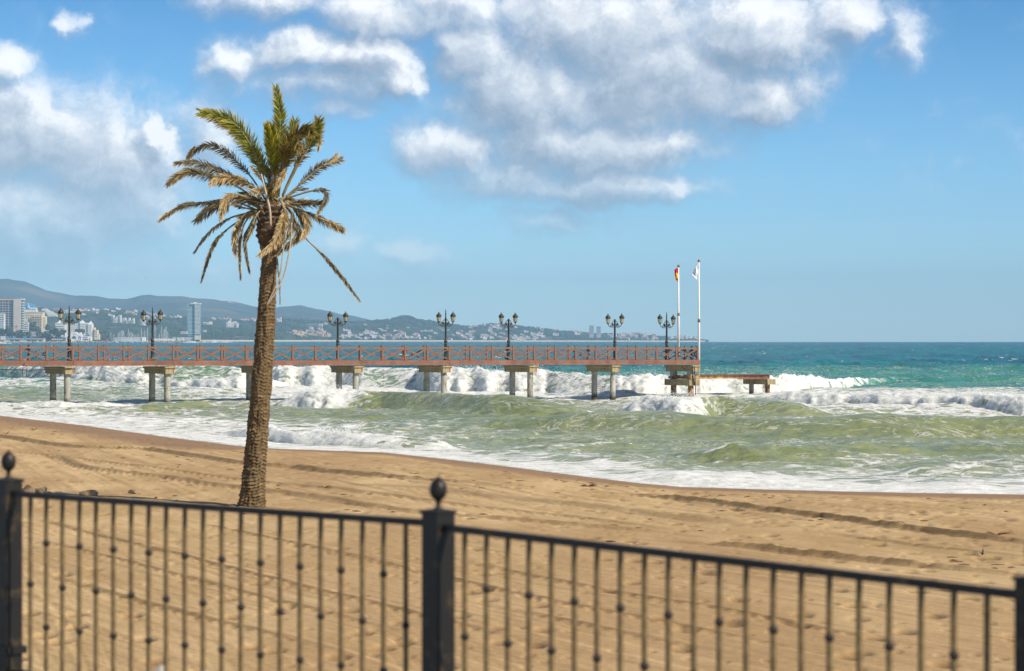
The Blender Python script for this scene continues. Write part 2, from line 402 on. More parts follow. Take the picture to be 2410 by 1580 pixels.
# ------------------------------------------------------------------ sea
def wv(foot, crest, foam, xs, w=1.0): return dict(x=np.array(xs, float), f=np.array(foot, float), c=np.array(crest, float), m=np.array(foam, float), w=w)
WAVES = [
 wv([885, 890, 900, 903, 905, 906, 906, 908, 912, 914, 920, 924, 925, 927, 932, 926, 918, 906, 903, 903, 903, 903],
    [868, 868, 863, 861, 862, 862, 864, 867, 868, 866, 868, 871, 864, 874, 884, 884, 888, 893, 890, 888, 886, 888],
    [.5, .4, .8, 1, .5, .15, .9, 1, .2, .05, 1, 1, 1, .08, 1, 1, 1, .6, .15, 0, .05, 0],
    [-400, 0, 180, 300, 400, 480, 600, 790, 850, 980, 1005, 1200, 1285, 1310, 1470, 1850, 1920, 2050, 2110, 2200, 2410, 2800]),
 wv([905, 912, 916, 912, 905], [902, 896, 890, 892, 903], [.6, 1, 1, 1, .6], [350, 420, 560, 640, 700]),
 wv([930, 933, 935, 935, 930], [930, 926, 923, 925, 930], [.8, 1, 1, 1, .8], [1290, 1340, 1400, 1480, 1545]),
 wv([941, 948, 953, 961, 970, 976, 982], [936, 926, 930, 936, 938, 938, 940], [.5, .9, 1, 1, 1, 1, 1], [1690, 1830, 2000, 2200, 2320, 2410, 2800]),
 wv([972, 979, 984, 985, 979, 982, 984, 984, 982], [956, 942, 940, 938, 938, 943, 948, 957, 974], [.6, 1, 1, 1, .15, 0, .1, .1, 0], [1420, 1480, 1560, 1635, 1690, 1780, 1850, 1950, 2050]),
 wv([950, 957, 960, 960, 963, 972, 982, 985, 983, 975], [946, 930, 920, 921, 926, 934, 938, 936, 946, 968], [.7, 1, 1, .9, .12, .05, .05, .1, .1, .1], [600, 655, 740, 830, 900, 1020, 1150, 1260, 1400, 1480]),
 wv([952, 962, 964, 963, 956], [945, 944, 947, 952, 954], [1, 1, 1, 1, .8], [-400, 0, 140, 300, 400]),
 wv([998, 1012, 1020, 1025, 1030, 1034, 1035, 1032, 1030], [994, 996, 990, 986, 989, 992, 988, 1000, 1000], [.1, .12, .05, .05, .05, .08, .05, .1, .1], [850, 1050, 1250, 1400, 1600, 1850, 2100, 2300, 2700]),
 wv([975, 972, 968, 960], [962, 958, 952, 956], [.2, .2, .2, .2], [250, 360, 480, 560]),
 wv([1010, 1016, 1020, 1012], [1004, 1003, 1006, 1010], [.3, .3, .3, .3], [1700, 1900, 2250, 2410]),
 wv([1082, 1094, 1095, 1090, 1086, 1086, 1090], [1078, 1068, 1062, 1067, 1058, 1052, 1060], [.12, .15, .2, .12, .1, .1, .1], [1480, 1650, 1830, 2000, 2200, 2410, 2700]),
 wv([1060, 1062, 1062, 1058], [1056, 1050, 1048, 1055], [.1, .1, .1, .1], [1150, 1300, 1480, 1600]),
 wv([1122, 1125, 1124, 1118], [1116, 1104, 1108, 1114], [.3, .5, .5, .3], [2080, 2180, 2320, 2410]),
 wv([1020, 1030, 1043, 1052, 1056, 1058, 1056, 1060], [1014, 1004, 1013, 1021, 1029, 1035, 1043, 1057], [1, 1, 1, .9, .7, .45, .85, .8], [500, 560, 700, 850, 930, 1000, 1050, 1110]),
 wv([1120, 1136, 1148, 1151, 1156, 1158], [1114, 1124, 1113, 1124, 1140, 1152], [1, 1, 1, 1, 1, 1], [1270, 1420, 1580, 1720, 1900, 2080]),
 wv([1159, 1161, 1163, 1164], [1156, 1146, 1147, 1158], [.3, .25, .25, .3], [2130, 2190, 2290, 2390]),
]
FX = [0, 400, 800, 1200, 1600, 2000, 2410]
FR = {800: [.0]*7, 855: [0, 0, 0, 0, 0, 0, 0], 885: [.25, .1, .1, .1, .1, 0, 0], 898: [.4, .4, .6, .6, .5, .0, 0], 912: [.42, .5, .78, .75, .75, .15, .1], 922: [.2, .38, .78, .70, .66, .45, .42],
      938: [.15, .35, .6, .52, .5, .6, .6], 955: [.28, .28, .32, .28, .34, .5, .5], 972: [.55, .30, .14, .18, .25, .40, .52], 988: [.7, .40, .12, .16, .14, .42, .60],
      1002: [.9, .52, .34, .16, .12, .32, .52], 1020: [1, .66, .36, .16, .13, .20, .24], 1040: [1, .86, .38, .20, .12, .12, .14], 1056: [1, 1, .62, .30, .14, .14, .16],
      1072: [1, 1, 1, .34, .22, .24, .18], 1086: [1, 1, 1, .5, .18, .28, .30], 1104: [1, 1, 1, .9, .22, .28, .26], 1120: [1, 1, 1, 1, .34, .36, .34], 1138: [1, 1, 1, 1, .85, .44, .42], 1150: [1, 1, 1, 1, 1, .72, .55], 1165: [1]*7, 1300: [1]*7}
FRY = np.array(sorted(FR)); FRV = np.array([FR[y] for y in FRY])
def foam_zone(px, py):
    py = np.clip(py, FRY[0], FRY[-1]-1e-3); i = np.searchsorted(FRY, py, 'right')-1; t = (py-FRY[i])/(FRY[i+1]-FRY[i])
    fx = np.interp(px, FX, np.arange(7)); j = np.clip(fx.astype(int), 0, 5); s = fx-j
    a = FRV[i, j]*(1-s)+FRV[i, j+1]*s; b_ = FRV[i+1, j]*(1-s)+FRV[i+1, j+1]*s
    return a*(1-t)+b_*t

def sea_grid():
    u = np.concatenate([np.linspace(-1.0, -.208, 26)[:-1], np.linspace(-.208, .208, 690), np.linspace(.208, 1.0, 26)[1:]])
    px = CX+F*u; ys = Ys_of(u); NR = 1080
    fd = np.geomspace(60, 13800, 6000)
    rho0 = fd**-1.12*(1+1.0*(fd < 560))
    rows = np.empty((NR, len(u)))
    ker = np.hanning(31); ker /= ker.sum()
    smo = lambda a: np.convolve(np.pad(a, 15, mode='edge'), ker, 'valid')
    wdat = []
    for w in WAVES:
        inside = (px >= w['x'][0]) & (px <= w['x'][-1])
        f = np.interp(px, w['x'], w['f']); c = np.interp(px, w['x'], w['c']); m = np.interp(px, w['x'], w['m'])
        wob = 1.2*vnoise(px/37., px*0+w['x'][1])+.6*vnoise(px/13., px*0+5.5)
        f = f+wob*m; c = c+wob*.9
        Yf = EZ*F/(f-HZ); A = np.maximum(EZ-(c-HZ)*(Yf+2)/F, .02)
        A = np.clip(EZ-(c-HZ)*(Yf+1+A)/F, .02, 2.6)
        L0 = w['x'][0]; L1 = w['x'][-1]; e = (L1-L0)*.16
        e = np.where(m < .5, 2.2, 1.)*e
        win = np.ones_like(px) if L0 <= -400 else sstep(L0-5, L0+e, px)
        if L1 < 2500: win = win*sstep(L1+5, L1-e, px)
        A = A*win; wdat.append(  # foot distance, height, foam
            (Yf, A, m*sstep(0, .3, win), win, inside))
    dens = [(smo(Yf), smo(A)) for Yf, A, m, win, ins in wdat]
    for j in range(len(u)):
        r = rho0.copy(); y0 = ys[j]-3
        for Yd, Ad in dens:
            r = r*(1+4.5*Ad[j]/(Ad[j]+.35)*np.exp(-((fd-Yd[j]-Ad[j])/(Ad[j]*1.6+1.2))**2))
        r = r*sstep(y0-.6, y0+.2, fd)
        cdf = np.cumsum(r); cdf /= cdf[-1]; k0 = max(np.searchsorted(fd, y0)-1, 0)
        rows[:, j] = np.interp(np.linspace(0, 1, NR), cdf[k0:], fd[k0:])
    Y = rows; U = np.broadcast_to(u, Y.shape); X = U*Y; PX = CX+F*U
    PY = HZ+EZ*F/Y
    foam = foam_zone(PX, PY)
    s_sh = Y-ys[None]
    grow = sstep(1, 22, s_sh)
    # wind chop and swell
    hi = (Y < 700)
    chop = .22*(.42-np.abs(fbm(X*.16+.06*Y, Y*.13, 3)))*2-.1+.17*fbm(X*.55, Y*.33, 4)+.09*fbm(X*1.7, Y*1.0, 3)*hi
    off = sstep(250, 430, Y)
    far = .60*fbm(X*.05, Y*.085, 3)+.75*(.4-np.abs(fbm(X*.11+9, Y*.13, 4)))+.35*fbm(X*.33, Y*.30, 3)
    swell = .46*fbm(X*.030+3, Y*.085, 3)
    Z = grow*(chop*(.80+.7*off)+swell)+far*off*sstep(9000, 1500, Y)
    bulge = np.zeros_like(Z); Hb = np.zeros_like(Z)
    lump = fbm(X*1.3, Y*1.1, 4); lump2 = fbm(X*4.1, Y*3.7, 3)
    for (Yf, A, m, win, ins) in wdat:
        fm_ = m[None]; kk = np.hanning(75); kk /= kk.sum(); m = np.convolve(np.pad(m, 37, mode='edge'), kk, 'valid')[None]; A = np.convolve(np.pad(A, 9, mode='edge'), np.hanning(19)/np.hanning(19).sum(), 'valid')[None]; s = Y-Yf[None]+(m*.7+.3)*(lump*.5+1.3*vnoise(X/2.6, Y*0+1.7))*np.minimum(A, 1.2)+1.6*(1-m)*fbm(X*.12, Y*.05, 2)
        A = A*(1+m*(.30*vnoise(X/4.3, Y*.12)+.14*vnoise(X/1.3, Y*.7))+.50*(1-m)*fbm(X*.16, Y*.02+2.2, 3))
        wf = A*(2.3+2.9*(1-m))+.6+.9*(1-m)                   # breaking faces are steep, swells are not
        t = np.clip(s/wf, 0, 1)
        roll = .45*np.sqrt(np.clip(1-(1-t)**2, 0, 1))+.55*t**.9; face = t*t*(3-2*t)
        h = A*np.where(s > 0, roll*m+face*(1-m), 0)
        bk = np.maximum(s-wf, 0); back = m*np.exp(-bk/(A*7+1.5))+(1-m)*np.exp(-(bk/(A*9+3))**2)
        billow = .30-np.abs(fbm(X*.75, Y*.62, 3, .6)); fine = .26-np.abs(fbm(X*2.3+3, Y*2.0, 3, .6))
        h = h*back*(1+m*(lump*.10))+m*np.minimum(A, 1.4)*sstep(0, .25, t)*back*(.17*billow+.15*fine)
        Hb = np.maximum(Hb, h)
        bulge = np.maximum(bulge, np.where((s > -.3) & (s < wf*2.2), m*np.minimum(A, 1.2), 0))
        fm = np.where((s > -.10) & (s < wf*1.5), fm_*(.70+.30*t), 0)*(A > .05)
        thin = .5*np.exp(-((s-wf)/.45)**2)*(A > .15)*(m < .5)   # feathering lip
        foam = np.maximum(foam, np.maximum(fm, thin))
        # clean green faces hold little foam
        clean = ((s > 0) & (s < wf*1.2) & (A > .25))*(1-m)
        foam = foam*(1-.55*clean)
    Z = np.maximum(Z, -.35)*(1-.6*sstep(.1, .8, Hb))+Hb
    Z = Z+.05+.25*foam*0
    # swash sheet: always a little above the sand at the edge
    edge = sstep(6, 0, s_sh)
    Z = Z*(1-edge)+edge*(.13+.03*fbm(X*.8, Y*.3, 3)); Z = np.where(s_sh < 0, .12+.09*s_sh, Z)
    foam = np.minimum(foam, .88); foam = np.maximum(foam, sstep(2.2, .2, s_sh))
    Z = Z+np.maximum(foam-.55, 0)*.10*(lump2+lump)*sstep(0, 2, s_sh)
    bl = .34-np.abs(fbm(X*1.05, Z*1.5+Y*.2, 4, .62)); bl2 = .3-np.abs(fbm(X*3.3+5, Z*4.1+Y*.6, 3, .6))
    k2 = bulge*sstep(0, 3, s_sh); Yo = Y-k2*(.34*bl+.08*bl2); Z = Z+k2*(.08*bl+.06*bl2)*sstep(.1, .5, Hb)
    Z = Z+drop(Y)
    deep = sstep(340, 470, Y+40*fbm(X*.03, Y*.02, 3)-60*sstep(.02, .14, U)); green = sstep(215, 330, Y+50*fbm(X*.04, Y*.03, 3)+25*(U > 0))
    return X, Yo, Z, np.clip(foam, 0, 1.2), deep, green, Hb
WX, WY, WZ, wfoam, wdeep, wgreen, wHb = sea_grid()

m_sea, k, b = new_mat('sea_water')
g = k.n('ShaderNodeNewGeometry'); P = g.outputs['Position']
fo = k.n('ShaderNodeAttribute', attribute_name='foam').outputs['Fac']; de = k.n('ShaderNodeAttribute', attribute_name='deep').outputs['Fac']; gr = k.n('ShaderNodeAttribute', attribute_name='green').outputs['Fac']
_, py, pz = k.sep(P)
olive = k.mix(k.mr(k.noise(P, .12, 3), .35, .65), (.195, .228, .072), (.275, .298, .112))
turq = k.mix(k.mr(k.noise(P, .10, 3), .35, .65), (.030, .200, .145), (.060, .265, .165))
col = k.mix(gr, olive, turq)
pf = k.vm('MULTIPLY', P, (.45, 1.0, 1))
teal = k.mix(k.mr(k.noise(k.vm('MULTIPLY', P, (.22, .03, 1)), .35, 5, .65), .38, .62), (.0008, .062, .074), (.0015, .19, .18))
teal = k.mix(k.mr(py, 900, 5000), teal, k.mix(k.mr(k.noise(k.vm('MULTIPLY', P, (.09, .005, 1)), .35, 4, .6), .38, .62), (.001, .075, .105), (.003, .185, .205)))
col = k.mix(de, col, teal)
# lace foam
fn = k.noise(P, .55, 7, .66, 1.2); fr = k.m('SUBTRACT', 1.0, k.m('MULTIPLY', k.m('ABSOLUTE', k.m('SUBTRACT', k.noise(P, .38, 6, .62, 1.6), .5)), 5.0), clamp=True)
pat = k.m('ADD', k.m('MULTIPLY', k.mr(fn, .32, .68), .38), k.m('MULTIPLY', fr, .62))
thr = k.m('SUBTRACT', 1.02, fo)
mask = k.mr(k.m('SUBTRACT', pat, thr), -.05, .10, 0, 1, True)
thinm = k.m('MULTIPLY', k.mr(k.m('SUBTRACT', pat, thr), -.36, .02, 0, .34), k.mr(fo, .05, .3))
# whitecaps out at sea
wc = k.noise(k.vm('MULTIPLY', P, (.20, .045, 1)), 1.0, 5, .62, .3); wcl = k.mr(k.noise(k.vm('MULTIPLY', P, (.01, .003, 1)), 1, 2), .35, .65, .02, -.025)
wcm = k.m('MULTIPLY', k.mr(k.m('ADD', wc, wcl), .655, .68, 0, 1), k.m('MULTIPLY', de, k.mr(py, 420, 650)))
mask = k.m('MAXIMUM', mask, wcm, clamp=True)
fcol = k.mix(k.mr(k.noise(P, 1.3, 6, .66), .36, .6), (.47, .50, .43), (.76, .76, .73))
sk = k.noise(k.vm('MULTIPLY', P, (.35, .9, 1)), .9, 5, .65); col = k.mix(k.mr(sk, .50, .66, 0, .42), col, k.mix(1.0, col, (.45, .55, .50), 'MULTIPLY'))
col2 = k.mix(thinm, col, (.62, .66, .54))
thread = k.m('MULTIPLY', k.m('MULTIPLY', k.mr(k.noise(P, .16, 3, .5), .44, .58), k.mr(fr, .87, .95)), k.m('SUBTRACT', .8, de, clamp=True))
mask = k.m('MAXIMUM', mask, k.m('MULTIPLY', thread, .75))
colf = k.mix(mask, col2, fcol)
k.put(b.inputs['Subsurface Weight'], k.m('MULTIPLY', mask, .85)); b.inputs['Subsurface Radius'].default_value = (1, 1, 1); b.inputs['Subsurface Scale'].default_value = .9
k.put(b.inputs['Base Color'], colf); k.put(b.inputs['Roughness'], k.mr(mask, 0, 1, .26, .85))
b.inputs['IOR'].default_value = 1.33; k.put(b.inputs['Specular IOR Level'], k.m('MULTIPLY', k.mr(mask, 0, 1, .30, .02), k.mr(de, 0, 1, 1, .45)))
bp = k.n('ShaderNodeBump'); k.put(bp.inputs['Distance'], k.mr(py, 80, 2500, .26, .65)); bp.inputs['Strength'].default_value = 1.0
h1 = k.noise(k.vm('MULTIPLY', P, (.7, 1, 1)), .95, 4, .55); h2 = k.noise(k.vm('MULTIPLY', P, (.30, .30, 1)), .55, 5, .62)
hs = k.mix(k.mr(py, 200, 700), h1, k.m('MULTIPLY', h2, 3.2))
hs = k.m('ADD', hs, k.m('MULTIPLY', mask, k.m('MULTIPLY', k.noise(P, 3.0, 6, .70), .48)))
k.put(bp.inputs['Height'], hs); k.put(b.inputs['Normal'], bp.outputs[0])
sea = link('sea', grid_mesh('sea', WX, WY, WZ, m_sea, {'foam': wfoam, 'deep': wdeep, 'green': wgreen}))
tag(sea, kind='structure')

# spray thrown up by the breakers
m_spray = simple('sea_spray', (.9, .92, .92), .8, .05, 4, 0)
def spray():
    mb = MB(); rr = random.Random(3)
    cols = np.linspace(25, WX.shape[1]-26, 760).astype(int)
    near = np.where((WY < 320) & (wfoam > .80) & (wHb > .5))
    idx = RNG.choice(len(near[0]), 15000)
    for q in idx:
        i, j = near[0][q], near[1][q]
        x, y, z = WX[i, j], WY[i, j], WZ[i, j]
        r = rr.uniform(.008, .032); zz = z+abs(rr.gauss(0, .20))*min(1.6, wHb[i, j])*(1 if rr.random() < .9 else 2.2); c = Vector((x+rr.gauss(0, .12), y+rr.gauss(0, .3), zz))
        a = Vector((rr.gauss(0, 1), rr.gauss(0, 1), rr.gauss(0, 1))).normalized(); b1 = a.orthogonal().normalized(); c1 = a.cross(b1)
        vs = [c+a*r, c+b1*r-a*r*.4, c-b1*r*.5+c1*r*.9-a*r*.4, c-b1*r*.5-c1*r*.9-a*r*.4]
        mb.add(vs, [(0, 1, 2), (0, 2, 3), (0, 3, 1), (1, 3, 2)])
    o = mb.build('spray', m_spray); tag(o, 'fine white droplets of spray flying above the breaking waves', 'sea spray', kind='stuff')
spray()
# ------------------------------------------------------------------ promenade (viewer's side) and its retaining wall
m_conc = simple('promenade_concrete', (.36, .33, .29), .85, .2, 2, .3)
FZ = EZ-1.65
pA = at(-700, 798, 18.5); pM = Vector(((1031.5-CX)*10.8/F, 10.8, 0)); pR = Vector(((2438-CX)*8.5/F, 8.5, 0)); pL = Vector(((20-CX)*12.9/F, 12.9, 0))
tL = (pL-pM).normalized(); tR = (pR-pM).normalized()
PL2 = pL+tL*30; PR2 = pR+tR*12
def off(p, d): return Vector((p.x, p.y, 0))+d
nL = Vector((-tL.y, tL.x, 0)); nL = nL if nL.y > 0 else -nL
nR = Vector((-tR.y, tR.x, 0)); nR = nR if nR.y > 0 else -nR
nM = (nL+nR).normalized()
edge = [PL2+nL*.18, pM+nM*.18, PR2+nR*.18]
mb = MB(); zt = FZ; zb = .6
back = [Vector((-40, -6, 0)), Vector((40, -6, 0))]
top = [edge[0], edge[1], edge[2], back[1], back[0]]
vs = [Vector((p.x, p.y, zt)) for p in top]+[Vector((p.x, p.y, zb)) for p in top]
n = 5; mb.add(vs, [(4, 3, 2, 1, 0)]+[(i, (i+1) % n, n+(i+1) % n, n+i) for i in range(n)])
tag(mb.build('promenade', m_conc), kind='structure')

# ------------------------------------------------------------------ iron fence in the foreground
m_iron, k, b = new_mat('black_iron')
v = k.n('ShaderNodeTexCoord').outputs['Object']; n1 = k.noise(v, 14, 5, .65)
k.put(b.inputs['Base Color'], k.mix(k.mr(n1, .55, .72), (.018, .016, .015), (.10, .065, .030))); k.put(b.inputs['Roughness'], k.mr(n1, .3, .7, .30, .5)); b.inputs['Specular IOR Level'].default_value = .28
m_bar = simple('bronze_painted_iron', (.24, .165, .075), .5, .5, 30, .1, spec=.25)
def fence():
    R0 = empty('iron_fence', (pM.x, pM.y, FZ), 0, 'black wrought iron railing with ball topped posts, blurred, along the foreground', 'fence')
    base = Vector((pM.x, pM.y, FZ))
    def post(p, t, name='fence_post', sz=.092, H=.969):
        ang = math.atan2(t.y, t.x); M = Matrix.Rotation(ang, 3, 'Z')
        c = Vector((p.x, p.y, FZ))-base
        mb = MB(); mb.box(c+Vector((0, 0, H/2)), (sz, sz, H), M); mb.box(c+Vector((0, 0, .20)), (sz+.03, sz+.03, .034), M)
        mb.box(c+Vector((0, 0, H+.006)), (sz+.012, sz+.012, .012), M)
        # pyramid cap
        q = [M @ Vector((sx*sz/2, sy*sz/2, 0)) for sx, sy in ((-1, -1), (1, -1), (1, 1), (-1, 1))]
        q2 = [e*.42+Vector((0, 0, .005)) for e in q]; o = c+Vector((0, 0, H+.012))
        mb.add([o+e for e in q]+[o+e for e in q2], [(0, 1, 5, 4), (1, 2, 6, 5), (2, 3, 7, 6), (3, 0, 4, 7), (4, 5, 6, 7)])
        po = kid(R0, mb.build(name, m_iron))
        mb = MB(); zz = H+.014
        mb.lathe([(.0205, 0), (.020, .005), (.011, .010), (.0095, .024), (.010, .032), (.016, .037), (.026, .046), (.033, .060), (.0355, .076), (.033, .094), (.025, .110), (.013, .121), (.005, .126), (.001, .132)], c+Vector((0, 0, zz)), 20)
        kid(po, mb.build('ball_finial', m_iron, smooth=True))
    for p, t, H_ in ((pL, tL, .985), (pM, (tL*-1+tR).normalized()*-1, .969), (pR, tR, .907)): post(p, t, H=H_)
    def panel(a, b_, za, zb_, pxs):
        mb = MB(); A = Vector((a.x, a.y, za))-base; B = Vector((b_.x, b_.y, zb_))-base
        t = (B-A).normalized(); A2 = A+t*.035; B2 = B-t*.035
        mb.bar(A2, B2, .034, .022); mb.bar(A2+Vector((0, 0, .003)), B2+Vector((0, 0, .003)), .020, .025); kid(R0, mb.build('top_rail', m_iron))
        D = Vector((0, 0, -.82)); mb = MB(); mb.bar(A2+D, B2+D, .03, .012); kid(R0, mb.build('bottom_rail', m_iron))
        bar = MB(); bar.box((0, 0, -.41), (.0150, .0150, .80)); bm_ = bar.mesh('baluster', m_bar)
        kn = MB()
        kn.lathe([(.007, -.016), (.0150, -.009), (.0180, 0), (.0150, .009), (.007, .016)], (0, 0, 0), 8); km = kn.mesh('knuckle', m_iron, True)
        ang = math.atan2(t.y, t.x)
        for i, px in enumerate(pxs):
            # where the view ray of that column crosses the panel
            u = (px-CX)/F; ax, ay = a.x, a.y; dx_, dy_ = b_.x-a.x, b_.y-a.y
            s = (u*ay-ax)/(dx_-u*dy_); p = A+(B-A)*s
            o = link('baluster', bm_, None, p, (0, 0, ang)); kid(R0, o)
            for h in ((.215, .60) if i % 2 else (.41,)):
                kid(o, link('knuckle', km, None, (0, 0, -h)))
    cL = [72, 109, 147, 187, 226, 267, 309, 350, 391, 435, 478, 522, 567, 613, 659, 706, 755, 803, 853, 903, 955]
    cR = [1094, 1145, 1195, 1245, 1298, 1352, 1405, 1460, 1517, 1573, 1633, 1693, 1756, 1820, 1886, 1952, 2022, 2093, 2168, 2245, 2323]
    panel(pL, pM, EZ-.724, EZ-.724, cL); panel(pM, pR, EZ-.737, EZ-.795, cR)
    # the fence runs on outside the picture
    for p0, t, n_, z0 in ((pL, tL, 3, EZ-.724), (pR, tR, 2, EZ-.80)):
        for i in range(n_):
            a = p0+t*(2.75*i); c = p0+t*(2.75*(i+1)); post(c, t)
            mb = MB(); mb.bar(Vector((a.x, a.y, z0))-base+t*.04, Vector((c.x, c.y, z0))-base-t*.04, .032, .014); kid(R0, mb.build('top_rail', m_iron))
            bar = MB(); bar.box((0, 0, -.41), (.0150, .0150, .80)); bm_ = bar.mesh('baluster', m_bar)
            for q in range(20):
                w = a+t*(2.75*(q+.9)/21); kid(R0, link('baluster', bm_, None, Vector((w.x, w.y, z0))-base, (0, 0, math.atan2(t.y, t.x))))
    return R0
fence()

# ------------------------------------------------------------------ pier
m_red = simple('red_brown_timber', (.185, .085, .048), .62, .35, 2.4, .3, dist=.01, col2=(.24, .120, .073))
m_redp = simple('weathered_red_timber', (.285, .130, .078), .62, .3, 1.1, .3, col2=(.165, .070, .042))
m_cap, k, b = new_mat('stained_concrete_cap')
v = k.n('ShaderNodeTexCoord').outputs['Object']
n1 = k.noise(v, 1.3, 6, .7); st_ = k.noise(k.vm('MULTIPLY', v, (5, 5, .35)), 1.5, 5, .7)
c = k.mix(k.mr(n1, .35, .65), (.30, .245, .125), (.46, .385, .215)); c = k.mix(k.mr(st_, .54, .66), c, (.045, .035, .025))
c = k.mix(k.mr(k.noise(k.vm('MULTIPLY', v, (2, 2, .8)), .9, 5, .65), .56, .66), c, (.36, .13, .04))
k.put(b.inputs['Base Color'], c); b.inputs['Roughness'].default_value = .9
m_colm, k, b = new_mat('grey_concrete_column')
v = k.n('ShaderNodeTexCoord').outputs['Object']; gp = k.n('ShaderNodeNewGeometry').outputs['Position']
n1 = k.noise(gp, 1.1, 6, .7); c = k.mix(k.mr(n1, .35, .65), (.34, .325, .27), (.50, .48, .41))
c = k.mix(k.mr(k.noise(k.vm('MULTIPLY', gp, (3, 3, .5)), 1.1, 5, .7), .56, .68), c, (.20, .145, .07))
zz = k.sep(gp)[2]; c = k.mix(k.mr(k.m('ADD', zz, k.m('MULTIPLY', k.noise(gp, 1.5, 3), -.8)), .2, -.3), c, (.045, .038, .028))
cr = k.m('ABSOLUTE', k.m('SUBTRACT', k.noise(k.vm('MULTIPLY', gp, (1, 1, .45)), 1.3, 4, .6), .5)); c = k.mix(k.mr(cr, .006, .013, .8, 0), c, (.10, .065, .03))
k.put(b.inputs['Base Color'], c); b.inputs['Roughness'].default_value = .85
m_rust = simple('rusty_steel', (.40, .22, .06), .85, .4, 3, .4, col2=(.16, .06, .025))
m_dark = simple('dark_cable', (.02, .018, .016), .6, .2, 5, 0)

PD = Vector((.8526, .5226, 0)); PN = Vector((.5226, -.8526, 0))   # along the pier (seawards), towards the near side
PE = Vector((14.43, 217, 0))
def pier_on(px):   # point of the near rail line under a photo column
    u = (px-CX)/F; Y = (217*PD.x-14.43*PD.y)/(PD.x-PD.y*u); return Vector((u*Y, Y, 0))
def deck_z(p): s = (PE-p).dot(PD); return 2.96+.16*min(max(s/56., -.2), 1.6)
PW = 3.1
nearpx = [-75.5, -13.2, 48.7, 109.9, 170.9, 231.3, 291, 349, 407.1, 465, 521.5, 578.8, 633.7, 688.5, 741.9, 795.4, 848, 900, 952.9, 1005.3, 1056.3, 1107.2, 1157.6, 1207.2, 1256.9, 1305.8, 1354.2, 1401.8, 1449.2, 1497.6, 1545, 1591.9, 1641.5]
farpx = [-57, 5, 67, 128, 186.5, 244.9, 303, 360, 416, 471.7, 527.5, 582, 636.5, 690, 743, 795, 846, 897, 947.9, 998, 1048, 1096.6, 1145.7, 1194.5, 1243.3, 1290.4, 1338.6, 1384.9, 1431.6, 1477.7, 1523.8, 1574]
def far_on(px):
    q = PE-PN*PW; u = (px-CX)/F; Y = (q.y*PD.x-q.x*PD.y)/(PD.x-PD.y*u); return Vector((u*Y, Y, 0))
def dz_of(p): return deck_z(PE+PD*((p-PE).dot(PD)))
PIER = empty('pier', (PE.x, PE.y, 0), 0, 'long red brown wooden pier on concrete piles running out into the surf', 'pier')
def P_(o): return kid(PIER, o)
def loc(p): return p-Vector((PE.x, PE.y, 0))
pang = math.atan2(PD.y, PD.x)
post_m = MB(); post_m.box((0, 0, .54), (.12, .12, 1.08)); post_m = post_m.mesh('railing_post', m_red)
def railing(pts):
    pts = [Vector((p.x, p.y, dz_of(p))) for p in pts]
    ang = math.atan2(pts[1].y-pts[0].y, pts[1].x-pts[0].x)
    for i, p in enumerate(pts): P_(link('railing_post', post_m, None, loc(p), (0, 0, ang)))
    for i, (a, b_) in enumerate(zip(pts[:-1], pts[1:])):
        t = (b_-a).normalized(); e = t*.062; A = loc(a)+e; B = loc(b_)-e; L = (B-A).length
        if L < .2: continue
        mb = MB(); mb.bar(A+Vector((0, 0, .90)), B+Vector((0, 0, .90)), .07, .13); P_(mb.build('top_rail', m_red))
        nn = Vector((t.y, -t.x, 0))*.021
        for s_ in (0, 1):
            lo = Vector((0, 0, .05)); hi = Vector((0, 0, .80)); mb = MB()
            o = nn if s_ else -nn
            mb.bar((A+lo if s_ else B+lo)+o, (B+hi if s_ else A+hi)+o, .04, .078); P_(mb.build('diagonal_brace', m_red))
near_pts = [pier_on(x) for x in [-330, -265, -200, -138]+nearpx]; far_pts = [far_on(x) for x in [-300, -240, -178, -118]+farpx]
railing(near_pts); railing(far_pts)
c0 = far_pts[-1]; c1 = near_pts[-1]; railing([c0, c0.lerp(c1, .56), c0.lerp(c1, .80), c1])
# fascia boards: three lengths of four bays each joint visible
seg = near_pts[::4]+([near_pts[-1]] if (len(near_pts)-1) % 4 else [])
for side, base_p in ((1, near_pts), (-1, far_pts)):
    pts = base_p[::4]+([base_p[-1]] if (len(base_p)-1) % 4 else [])
    for a, b_ in zip(pts[:-1], pts[1:]):
        o = PN*(side*.10); A = loc(a)+o+Vector((0, 0, dz_of(a)-.02)); B = loc(b_)+o+Vector((0, 0, dz_of(b_)-.02))
        if b_ is base_p[-1]: B = B+PD*.12
        t = (B-A).normalized(); mb = MB()
        for k_, (zc, h) in enumerate(((-.085, .168), (-.260, .168))): mb.bar(A+t*.012+Vector((0, 0, zc)), B-t*.012+Vector((0, 0, zc)), .08, h)
        P_(mb.build('fascia_board', m_redp))
mb = MB(); a = loc(far_pts[-1])+PD*.16; b_ = loc(near_pts[-1])+PD*.16; zc = Vector((0, 0, 2.96-.19)); mb.bar(a+zc-PN*.1, b_+zc+PN*.1, .08, .345); P_(mb.build('fascia_board', m_redp))
